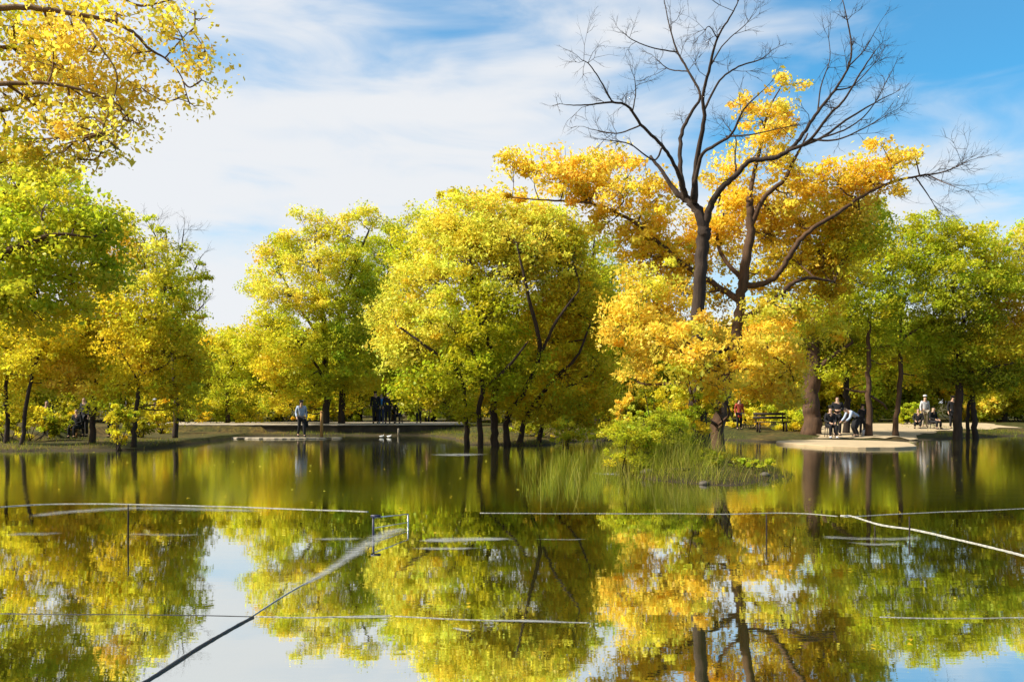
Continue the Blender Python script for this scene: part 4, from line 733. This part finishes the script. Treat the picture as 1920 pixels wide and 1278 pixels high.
# ------------------------------------------------------------------ floating lines and scum on the water
def W(X, Y, z=0.0): d = (H - z) * F / (Y - HY); return np.array(((X - 960) / F * d, d, z))
def line(name, label, pts, r, mat, z=.001, wob=.012, seed=0, group=None):
    rng = np.random.default_rng(seed); p = spline(np.array([W(*q, z) for q in pts]), 14)
    p[:, 0] += rng.normal(0, wob * .3, len(p)); p[:, 1] += np.convolve(rng.normal(0, wob * 4, len(p)), np.hanning(13) / 6, 'same')
    b = p[0].copy(); mb = MB(); mb.tube(p - b, r * (1 + .2 * np.convolve(rng.normal(0, 1, len(p)), np.ones(4) / 4, 'same')), 8)
    o = mb.build(name, mat); o.location = b; return props(o, label, 'rope' if 'rope' in name else 'cable', group)
line('floating_rope', 'pale floating rope lying across the pond from the left edge', [(-60, 955), (60, 946), (180, 944), (300, 946), (420, 949), (560, 954), (690, 959)], .009, ROPE, seed=1)
line('floating_rope', 'thin pale floating rope lying in front of the island', [(900, 961), (1050, 962), (1200, 962), (1360, 963), (1480, 961), (1570, 967)], .0055, ROPE, seed=2)
line('floating_rope', 'grey floating rope running to the right edge in front of the sandy spit', [(1585, 968), (1680, 963), (1800, 958), (1920, 953), (2000, 952)], .005, ROPE, seed=3)
line('floating_rope', 'thick white floating rope curving towards the lower right edge', [(1576, 966), (1600, 968), (1650, 983), (1720, 994), (1800, 1012), (1880, 1031), (1960, 1052)], .011, ROPE, seed=4)
line('floating_cable', 'thick black cable rising diagonally from the bottom edge of the water', [(235, 1300), (300, 1260), (370, 1215), (430, 1180), (474, 1156)], .011, CABLE, z=.004, wob=.003, seed=5)
line('floating_cable', 'thin dark cable lying level from the left edge to the black diagonal cable', [(-60, 1149), (150, 1151), (330, 1152), (474, 1155)], .003, CABLE, wob=.002, seed=6)
line('floating_rope', 'short pale rope stretched level right of the black diagonal cable', [(474, 1155), (560, 1157), (650, 1155), (735, 1153)], .0045, ROPE, wob=.004, seed=7)
line('floating_rope', 'pale rope climbing from the black cable towards the grey scum', [(474, 1154), (520, 1124), (560, 1100), (600, 1080)], .007, ROPE, wob=.003, seed=8)
line('floating_rope', 'thin pale rope lying level across the lower middle of the water', [(742, 1154), (880, 1161), (1000, 1164), (1105, 1167)], .0035, ROPE, wob=.004, seed=9)
line('floating_rope', 'thin pale rope lying level near the lower right corner', [(1650, 1156), (1760, 1158), (1900, 1157), (1990, 1156)], .003, ROPE, wob=.004, seed=10)
sr = np.random.default_rng(3)
def scum(pts, wd, strength, seed):
    p = spline(np.array([[*W(q[0], q[1], .004)[:2], q[2]] for q in pts]), 10); n = len(p)
    T = np.gradient(p[:, :2], axis=0); T /= np.linalg.norm(T, axis=1)[:, None]; Nn = np.c_[-T[:, 1], T[:, 0]]
    rows = np.linspace(-1, 1, 7); V, c = [], []
    for s in rows:
        V.append(np.c_[p[:, :2] + Nn * (s * p[:, 2] * wd)[:, None], np.full(n, .005)])
        endf = np.minimum(1, np.minimum(np.arange(n), np.arange(n)[::-1]) / 6); c.append(strength * (1 - abs(s) ** 1.3) * endf)
    V = np.stack(V, 1).reshape(-1, 3); c = np.stack(c, 1).reshape(-1); i = np.arange(n - 1)[:, None] * 7 + np.arange(6)[None]
    return V, np.stack((i, i + 1, i + 8, i + 7), -1).reshape(-1, 4), np.repeat(c[:, None], 3, 1)
SV, SF, SC, off = [], [], [], 0
for k, (pts, wd, st) in enumerate([
    ([(545, 1110, .05), (600, 1078, .12), (645, 1050, .16), (690, 1018, .25), (730, 998, .3), (770, 985, .2)], 1.0, .85),
    ([(560, 1008, .2), (640, 1010, .3), (700, 1008, .3)], 1.0, .7), ([(760, 1012, .2), (830, 1012, .35), (900, 1010, .3), (1000, 1010, .15)], 1.0, .85), ([(740, 1026, .1), (830, 1028, .2), (940, 1026, .1)], 1.0, .8),
    ([(20, 975, .3), (120, 960, .5), (260, 952, .6), (400, 955, .5), (560, 960, .2)], 1.0, .72), ([(-20, 1000, .3), (60, 1000, .4), (150, 1000, .2)], 1.0, .7), ([(180, 1000, .2), (300, 1002, .3), (450, 1004, .2)], 1.0, .62),
    ([(820, 856, 1.0), (860, 852, 1.6), (905, 855, 1.0)], 1.0, .8), ([(1110, 890, .4), (1150, 888, .8), (1215, 890, .8)], 1.0, .9),
    ([(600, 1156, .05), (690, 1156, .07), (760, 1155, .05)], 1.0, .9), ([(870, 1162, .04), (980, 1163, .06), (1105, 1166, .05)], 1.0, .95), ([(845, 1172, .03), (865, 1180, .06), (895, 1182, .04)], 1.0, .9), ([(1640, 1156, .03), (1760, 1158, .05), (1930, 1156, .04)], 1.0, .6),
    ([(1520, 1005, .2), (1580, 1008, .3), (1680, 1010, .3), (1760, 1006, .2)], 1.0, .68), ([(960, 1010, .05), (1060, 1011, .1), (1120, 1010, .05)], 1.0, .7), ([(1560, 1013, .1), (1640, 1020, .25), (1730, 1016, .2)], 1., .7)]):
    v, f, c = scum(pts, wd, st, k); SV.append(v); SF.append(f + off); SC.append(c); off += len(v)
props(mesh_np('water_scum', np.vstack(SV), np.vstack(SF), SCUM, None, np.vstack(SC)), 'grey streaks of foam and scum drifting on the pond', None, None, 'stuff')
for q, (X, Y0, Y1, lab) in enumerate([(240, 1012, 946, 'thin dark rod added as a trunk reflection near the left rope'), (1640, 1004, 985, 'short dark rod added as a trunk reflection under the white curving rope'), (1705, 1004, 968, 'thin dark rod added as a trunk reflection right of the short rod'), (1437, 1006, 964, 'thin dark rod added as a trunk reflection before the island')]):
    p = W(X, Y0); h = (Y0 - Y1) * p[1] / F; o = empty('reflection_rod', p, lab, 'reflection_rod'); mb = MB(); mb.tube(np.array([(0, 0, -.4), (.003, 0, h * .5), (0, .004, h)]), (.011, .010, .008), 8); mb.build('shaft', BARK_DARK, o)  # thin rods added in place of dark trunk reflections on the water
# the little mooring frame where the left rope ends
fr_b = W(732, 990); fr = empty('mooring_stand', fr_b, 'small metal mooring frame with dark blue post at the end of the left rope', 'frame')
def fr_part(name, a, b, r, mat):
    mb = MB(); mb.tube(np.array([np.array(a) - fr_b, np.array(b) - fr_b]), r, 8); return mb.build(name, mat, fr)
A0 = W(700, 1003); A0[2] = -.3; A1 = A0.copy(); A1[2] = .24; B0 = W(765, 987); B0[2] = -.3; B1 = B0.copy(); B1[2] = .17
fr_part('post', A0, A1, .014, NAVY); fr_part('post', B0, B1, .010, METAL); fr_part('rail', A1 - (0, 0, .02), B1, .007, METAL); fr_part('rail', A1 - (0, 0, .15), B1 - (0, 0, .11), .005, METAL)
mb = MB(); mb.box(A1 - fr_b + np.array((.03, 0, .0)), (.12, .03, .03)); mb.build('bracket', NAVY, fr, smooth=False)
# stones and a log along the island edge
STN = simple('wet_stone', (0.10, 0.085, 0.06), .7, .4, 5, .4)
srng = np.random.default_rng(9)
for k, (X, Y, s, lab) in enumerate([(1165, 888, .10, 'wet stone at the left waterline of the island below the feathery bush'), (1215, 894, .12, 'larger wet stone at the front waterline of the island left of the log'), (1320, 908, .08, 'wet stone at the front tip of the island below the trunk'), (1435, 897, .09, 'wet stone at the right waterline of the island')]):
    p = W(X, Y); mb = MB(); mb.blob((0, 0, 0), (s * 1.4, s, s * .7), 9, 6, .08, srng); o = mb.build('stone', STN); o.location = (p[0], p[1], max(gz(p[0], p[1]), -.02) + s * .2)
    props(o, lab, 'stone', 'stones along the island edge')
lg = np.array([W(1205, 890, .03), W(1240, 882, .14), W(1285, 880, .2), W(1330, 884, .1)]); mb = MB(); q = spline(lg, 6); mb.tube(q - q[0], np.linspace(.05, .025, len(q)), 8); o = mb.build('driftwood_log', BARK_DARK); o.location = q[0]
props(o, 'dark arched log lying on the island shore below the green bush', 'log')

# ------------------------------------------------------------------ people
def skin_obj(name, verts, edges, rads, mat, parent, root_i=0, sub=1):
    me = bpy.data.meshes.new(name); me.from_pydata([tuple(v) for v in verts], edges, []); me.materials.append(mat)
    o = bpy.data.objects.new(name, me); COL.objects.link(o); o.parent = parent
    mo = o.modifiers.new('skin', 'SKIN'); mo.use_smooth_shade = True
    if not me.skin_vertices: me.skin_vertices.new()
    for i, s in enumerate(me.skin_vertices[0].data):
        rr_ = rads[i]; s.radius = rr_ if isinstance(rr_, tuple) else (rr_, rr_); s.use_root = (i == root_i)
    sb = o.modifiers.new('sub', 'SUBSURF'); sb.levels = sub; sb.render_levels = sub
    return o
def person(label, x, y, rz, pose='stand', top=C_BLACK, bottom=C_BLACK, shoe=C_BLACK, hair='short', hgt=1.68, coat=False, group='people in the park', hat=None, hair_mat=None, z=None, seat=.42, skirt=False):
    z = gz(x, y) if z is None else z
    root = empty('person', (x, y, z), label, 'person', group); root.rotation_euler = (0, 0, rz); s = hgt / 1.72; root.scale = (s, s, s)
    a = np.array; J = {}
    J['pel'] = a((0, 0, .94)); J['spi'] = a((0, .0, 1.14)); J['che'] = a((0, 0, 1.34)); J['nec'] = a((0, .01, 1.47)); J['hea'] = a((0, .03, 1.59)); J['cro'] = a((0, .03, 1.67))
    for sx, n in ((-1, 'l'), (1, 'r')):
        J['hip' + n] = a((sx * .09, 0, .88)); J['kne' + n] = a((sx * .10, .02, .49)); J['ank' + n] = a((sx * .10, -.02, .09)); J['toe' + n] = a((sx * .115, .14, .04))
        J['sho' + n] = a((sx * .175, 0, 1.41)); J['elb' + n] = a((sx * .235, -.03, 1.13)); J['wri' + n] = a((sx * .245, .05, .89))
    if pose == 'walk':
        J['knel'] += (0, .14, .02); J['ankl'] += (0, .26, .0); J['toel'] += (0, .27, .04); J['kner'] += (0, .02, -.0); J['ankr'] += (0, -.26, .06); J['toer'] += (0, -.24, .0)
        J['wril'] += (0, -.10, 0); J['wrir'] += (0, .12, .05); J['elbl'] += (0, -.06, 0)
    if pose == 'hands':
        for sx, n in ((-1, 'l'), (1, 'r')): J['wri' + n] = a((sx * .08, .24, 1.12)); J['elb' + n] += (0, .02, .02)
    if pose == 'sit':
        dz = seat + .09 - .94
        for k_ in ('pel', 'spi', 'che', 'nec', 'hea', 'cro', 'shol', 'shor', 'elbl', 'elbr'): J[k_] = J[k_] + (0, 0, dz)
        for k_ in ('che', 'nec', 'hea', 'cro', 'shol', 'shor'): J[k_] = J[k_] + (0, .05, 0)
        for sx, n in ((-1, 'l'), (1, 'r')):
            J['hip' + n] = a((sx * .09, .02, seat + .08)); J['kne' + n] = a((sx * .13, .44, seat + .07)); J['ank' + n] = a((sx * .13, .42, .09)); J['toe' + n] = a((sx * .14, .57, .04))
            J['elb' + n] += (0, .10, 0); J['wri' + n] = a((sx * .10, .36, seat + .19))
    if pose == 'bend':
        R = 1.05; c_, s_ = math.cos(R), math.sin(R); o = a((0, -.12, .86)); J['pel'] = a((0, -.14, .86))
        for k_ in ('spi', 'che', 'nec', 'hea', 'cro', 'shol', 'shor'):
            v = J[k_] - a((0, 0, .94)); J[k_] = o + a((v[0], v[1] * c_ + v[2] * s_, v[2] * c_ - v[1] * s_))
        for sx, n in ((-1, 'l'), (1, 'r')):
            J['hip' + n] = a((sx * .09, -.12, .80)); J['kne' + n] = a((sx * .11, .10, .46)); J['ank' + n] = a((sx * .11, -.06, .09)); J['toe' + n] = a((sx * .12, .10, .04))
            J['elb' + n] = J['sho' + n] + a((sx * .04, .10, -.26)); J['wri' + n] = J['elb' + n] + a((-sx * .04, .18, -.16))
    V, Ed, Rd, ix = [], [], [], {}
    def add(k_, v, r_, par=None):
        ix[k_] = len(V); V.append(v); Rd.append(r_)
        if par is not None: Ed.append((ix[par], ix[k_]))
    add('pel', J['pel'], (.14, .10)); add('spi', J['spi'], (.125, .09), 'pel'); add('che', J['che'], (.15, .10), 'spi'); add('nec', J['nec'], .055, 'che')
    add('hea', J['hea'], (.080, .098), 'nec'); add('cro', J['cro'], (.070, .085), 'hea')
    for n in 'lr':
        add('sho' + n, J['sho' + n], .055, 'che'); add('elb' + n, J['elb' + n], .040, 'sho' + n); add('wri' + n, J['wri' + n], .027, 'elb' + n)
        dirv = J['wri' + n] - J['elb' + n]; dirv /= np.linalg.norm(dirv); pal = J['wri' + n] + dirv * .07; add('pal' + n, pal, (.034, .018), 'wri' + n)
        lat = np.cross(dirv, a((1.0, 0, 0))); lat /= np.linalg.norm(lat) + 1e-9; inn = np.cross(dirv, lat)
        for q, (o_, l_) in enumerate(((-.030, .065), (-.010, .080), (.010, .078), (.029, .062))):
            f1 = pal + lat * o_ + dirv * l_ * .55; add(f'f{q}{n}', f1, .0095, 'pal' + n); add(f'g{q}{n}', f1 + dirv * l_ * .4 + inn * .018, .008, f'f{q}{n}')
        t1 = J['wri' + n] + dirv * .045 + lat * .045; add('t' + n, t1, .011, 'wri' + n); add('u' + n, t1 + dirv * .035 + lat * .012, .009, 't' + n)
        add('hip' + n, J['hip' + n], .085, 'pel'); add('kne' + n, J['kne' + n], .058, 'hip' + n); add('ank' + n, J['ank' + n], .038, 'kne' + n); add('toe' + n, J['toe' + n], .034, 'ank' + n)
    skin_obj('body', V, Ed, Rd, SKIN, root)
    # clothes
    def chain(name, keys, edges, rads, mat): 
        vs_ = [J[k_] if isinstance(k_, str) else k_ for k_ in keys]; return skin_obj(name, vs_, edges, rads, mat, root)
    hem = J['pel'] + (a((0, -.01, -.06)) if pose in ('stand', 'walk', 'hands') else a((0, -.02, -.02)))
    keys = [hem, 'spi', 'che', J['nec'] * .55 + J['che'] * .45, 'shol', 'elbl', J['wril'] * .93 + J['elbl'] * .07, 'shor', 'elbr', J['wrir'] * .93 + J['elbr'] * .07]
    edges = [(0, 1), (1, 2), (2, 3), (2, 4), (4, 5), (5, 6), (2, 7), (7, 8), (8, 9)]; rd = [(.168, .128), (.155, .118), (.172, .125), .075, .078, .060, .046, .078, .060, .046]
    if coat:
        keys.append(J['pel'] * .3 + (J['knel'] + J['kner']) * .35); edges.append((0, 10)); rd.append((.20, .15))
    chain('coat' if coat else 'shirt', keys, edges, rd, top)
    if skirt:
        chain('skirt', ['pel', J['pel'] * .5 + (J['knel'] + J['kner']) * .25, (J['knel'] + J['kner']) * .5 + a((0, 0, -.16))], [(0, 1), (1, 2)], [(.16, .12), (.20, .16), (.25, .20)], bottom)
    chain('trousers', ['pel', 'hipl', 'knel', J['ankl'] + a((0, 0, .01)), 'hipr', 'kner', J['ankr'] + a((0, 0, .01))], [(0, 1), (1, 2), (2, 3), (0, 4), (4, 5), (5, 6)], [(.158, .118), .105, .078, .060, .105, .078, .060], bottom)
    for n in 'lr':
        chain('shoe', [J['ank' + n] + a((0, -.035, -.035)), J['toe' + n] + a((0, .01, .005))], [(0, 1)], [(.048, .052), (.046, .040)], shoe)
    hm = hair_mat or HAIR; up = J['cro'] - J['hea']; up = up / np.linalg.norm(up); fw = np.cross(a((1.0, 0, 0)), -up) * -1
    fw = np.cross(up, a((1.0, 0, 0)))
    hv = [J['hea'] - fw * .025 + up * .035, J['cro'] - fw * .01 + up * .02]; hr = [(.092, .100), (.080, .085)]; he = [(0, 1)]
    if hair == 'long': hv.append(J['nec'] - fw * .075 - up * .06); hr.append((.085, .045)); he.append((0, 2))
    skin_obj('hair', hv, he, hr, hm, root)
    mb = MB(); c = J['hea'] + fw * .105 + up * -.005; mb.blob(c, (.014, .014, .02), 6, 5); mb.build('nose', SKIN, root)
    for sx in (-1, 1):
        mb = MB(); mb.blob(J['hea'] + fw * .090 + up * .025 + a((sx * .034, 0, 0)), .012, 6, 5); mb.build('eye', C_BLACK, root)
    if hat:
        mb = MB(); c = J['cro'] + up * .05; mb.tube(np.array([c, c + up * .06, c + up * .085]), (.105, .095, .05), 10); mb.tube(np.array([c - up * .002, c + up * .012]), (.16 if hat == 'brim' else .112, .155 if hat == 'brim' else .11), 10)
        if hat == 'cap': mb.box(c + fw * .12, (.14, .12, .015))
        mb.build('hat', C_BLACK if hat != 'white' else C_WHITE, root)
    return root, J
def GP(X, d): return (X - 960) / F * d
PEO = 'people in the park'
def pp(label, X, d, rz, **k): return person(label, GP(X, d), d, rad(rz), group=None, **k)
pr, pj = pp('person in pale blue shirt and black trousers walking on the stone landing', 565, 40.7, 205, pose='walk', top=C_PALE, hair='long', z=.068, hgt=1.70)
pp('person in a long black coat standing left of the person in blue', 704, 46.8, 185, coat=True, z=.565, hair='long', hgt=1.70)
pp('person in bright blue top and jeans between two people in black', 715, 47.3, 175, top=C_BLUE, bottom=C_JEANS, z=.565, shoe=C_WHITE, hgt=1.62)
pp('person in a long black coat and brimmed hat right of the person in blue', 727, 46.6, 180, coat=True, z=.565, hat='brim', hgt=1.68)
pp('person in black sitting on the promenade edge right of the standing group', 748, 47.2, 175, pose='sit', seat=.38, z=.565)
pp('person in black standing at the right end of the promenade under the yellow tree', 785, 47.6, 190, z=.565, hgt=1.55, pose='hands')
pp('person in dark rust red coat at the edge of the bushes behind the yellow tree', 801, 51, 170, top=C_BROWNRED, bottom=C_BLACK, coat=True, hgt=1.6)
pp('person in black standing with legs apart beside the low bench on the left bank', 88, 37.0, 200, pose='walk', hgt=1.62)
pp('person in black sitting by the dark trunks on the left bank', 146, 38.2, 170, pose='sit', seat=.42)
pp('person in black standing behind the golden tree on the left bank', 159, 39.0, 160, hgt=1.75, coat=True)
pp('person in navy jacket half hidden behind the weeping yellow shrub', 208, 37.5, 180, top=C_NAVY, bottom=C_BLACK, hair_mat=C_NAVY, hgt=1.5)
pp('person in black with white cap sitting at the start of the promenade', 291, 47.0, 190, pose='sit', seat=.40, z=.565, hat='white')
pp('person in red coat and dark hair standing among bushes right of the island', 1386, 42.5, 190, top=C_RED, bottom=C_BLACK, coat=True, hair='long', hgt=1.5)
pp('person in black cap and white shoes sitting beside the thick reddish trunk', 1556, 38.6, 180, pose='sit', seat=.46, shoe=C_WHITE, hat='cap', hgt=1.75)
pp('tall person in black standing behind the seated person in a cap', 1570, 39.6, 165, hgt=1.78, pose='hands')
pp('person in white shirt and black skirt bending forward on the right bank', 1604, 39.0, 100, pose='bend', top=C_PALE, skirt=True, hgt=1.75)
pp('person in black standing right behind the bending person in white', 1617, 39.9, 180, coat=True, hgt=1.40, hair='long')
pp('person in white top and cap standing on the sand path under the green trees', 1734, 47.0, 185, top=C_WHITE, bottom=C_SAND, hat='white', hgt=1.65)
pp('person in black sitting on the ground left of the person in white', 1722, 46.2, 150, pose='sit', seat=.22)
pp('person in black sitting right of the person in white', 1748, 45.8, 200, pose='sit', seat=.32)
pp('person in a long black coat half hidden behind the stout trunk', 1786, 46.5, 180, coat=True, hgt=1.72, hair='long')
pp('small distant person in black on the lawn near the right edge', 1905, 60, 180, coat=True, hgt=1.55)
# what they carry and sit on
hb = np.array((GP(565, 40.7), 40.7, .068)); w_ = pj['wril'] * (1.70 / 1.72); c_, s_ = math.cos(rad(205)), math.sin(rad(205)); hand = hb + np.array((w_[0] * c_ - w_[1] * s_, w_[0] * s_ + w_[1] * c_, w_[2]))
bg = empty('shoulder_bag', hand + np.array((0, 0, -.40)), 'black bag hanging from the hand of the walker in pale blue', 'bag')
mb = MB(); mb.box((0, 0, .12), (.13, .30, .26), rz=rad(25), taper=.85); mb.build('pouch', C_BLACK, bg, smooth=False)
mb = MB(); a_ = np.linspace(0, math.pi, 9); mb.tube(np.c_[.1 * np.cos(a_) * .4, .1 * np.cos(a_), .245 + .10 * np.sin(a_)], .009, 6); mb.build('handle', C_BLACK, bg)
def bench(label, X, d, rz, ln, mat, z=None, back=True, h=.44):
    x = GP(X, d); root = empty('bench', (x, d, gz(x, d) if z is None else z), label, 'bench'); root.rotation_euler = (0, 0, rad(rz))
    for k_ in range(3):
        mb = MB(); mb.box((0, -.13 + .13 * k_, h), (ln, .115, .04)); mb.build('seat_plank', mat, root, smooth=False)
    if back:
        for k_ in range(2): mb = MB(); mb.box((0, .24, h + .20 + .17 * k_), (ln, .03, .12)); mb.build('back_plank', mat, root, smooth=False)
    for sx in (-1, 1):
        for yy in (-.14, .14): mb = MB(); mb.box((sx * (ln / 2 - .15), yy, (h - .02) / 2 - .03), (.07, .07, h + .02)); mb.build('leg', mat, root, smooth=False)
        if back: mb = MB(); mb.box((sx * (ln / 2 - .15), .262, h + .2), (.06, .03, .5)); mb.build('back_post', mat, root, smooth=False)
    return root
bench('low plank bench between the dark figures on the left bank', 121, 38.0, 4, 1.2, WOOD, back=False, h=.38)
bench('dark wooden bench with back left of the thick reddish trunk', 1447, 41.2, 8, 1.6, DARKWOOD)
def stool(label, X, d, h, z=None, y_off=.0, rz=0):
    x = GP(X, d); root = empty('stool', (x, d + y_off, gz(x, d + y_off) if z is None else z), label, 'stool'); root.rotation_euler = (0, 0, rad(rz))
    mb = MB(); mb.box((0, 0, h - .02), (.40, .36, .04)); mb.build('seat', DARKWOOD, root, smooth=False)
    for sx in (-1, 1):
        for sy in (-1, 1): mb = MB(); mb.tube(np.array([(sx * .15, sy * .13, h - .03), (sx * .18, sy * .16, -.03)]), .016, 8); mb.build('leg', DARKWOOD, root)
stool('dark stool under the seated person in a cap', 1556, 38.6, .47, rz=0); stool('dark stool under the seated person on the promenade', 748, 47.2, .39, z=.565)
stool('dark stool under the person sitting by the left bank trunks', 146, 38.2, .43); stool('dark stool under the person in a white cap', 291, 47.0, .41, z=.565); stool('low dark stool right of the person in white', 1748, 45.8, .33)
b2 = empty('paper_bag', (GP(1620, 39.2), 39.2, gz(GP(1620, 39.2), 39.2)), 'white carrier bag on the ground beside the reddish stem', 'bag')
mb = MB(); mb.box((0, 0, .14), (.20, .12, .28), taper=.8); mb.build('pouch', C_WHITE, b2, smooth=False); mb = MB(); mb.tube(np.c_[.06 * np.cos(a_), 0 * a_, .27 + .09 * np.sin(a_)], .007, 6); mb.build('handle', C_WHITE, b2)
# wooden post by the landing
px_, pd_ = GP(603, 41.0), 41.0; po = empty('wooden_post', (px_, pd_, .05), 'golden brown wooden post standing at the landing right of the walker', 'post')
mb = MB(); mb.tube(np.array([(0, 0, -.1), (.005, 0, .5), (0, 0, 1.17)]), (.075, .07, .065), 8); mb.build('shaft', WOOD, po); mb = MB(); mb.tube(np.array([(0, 0, 1.165), (0, 0, 1.20), (0, 0, 1.235)]), (.08, .075, .02), 8); mb.build('cap', WOOD, po)
sx_ = GP(747, 44.6); sp_ = empty('mooring_post', (sx_, 44.6, gz(sx_, 44.6)), 'small pale stone post below the promenade near the ducks', 'post'); mb = MB(); mb.tube(np.array([(0, 0, -.1), (0, 0, .32), (0, 0, .36)]), (.05, .045, .02), 8); mb.build('shaft', STONE, sp_)
# two white ducks
for k_, (X, Y, rz, lab) in enumerate(((716, 820, 20, 'left one of two small white ducks swimming below the promenade'), (730, 820, -10, 'right one of two small white ducks swimming below the promenade'))):
    p = W(X, Y); dk = empty('duck', (p[0], p[1], 0), lab, 'duck', 'white ducks'); dk.rotation_euler = (0, 0, rad(rz)); dk.scale = (.55, .55, .55)
    skin_obj('body', [(-.24, 0, .14), (-.12, 0, .09), (.04, 0, .09), (.13, 0, .13), (.15, 0, .22), (.17, 0, .27)], [(0, 1), (1, 2), (2, 3), (3, 4), (4, 5)], [.02, .085, .095, .05, .032, .04], FEATHER, dk, 2)
    skin_obj('beak', [(.19, 0, .265), (.25, 0, .255)], [(0, 1)], [(.022, .014), (.020, .008)], BEAK, dk)
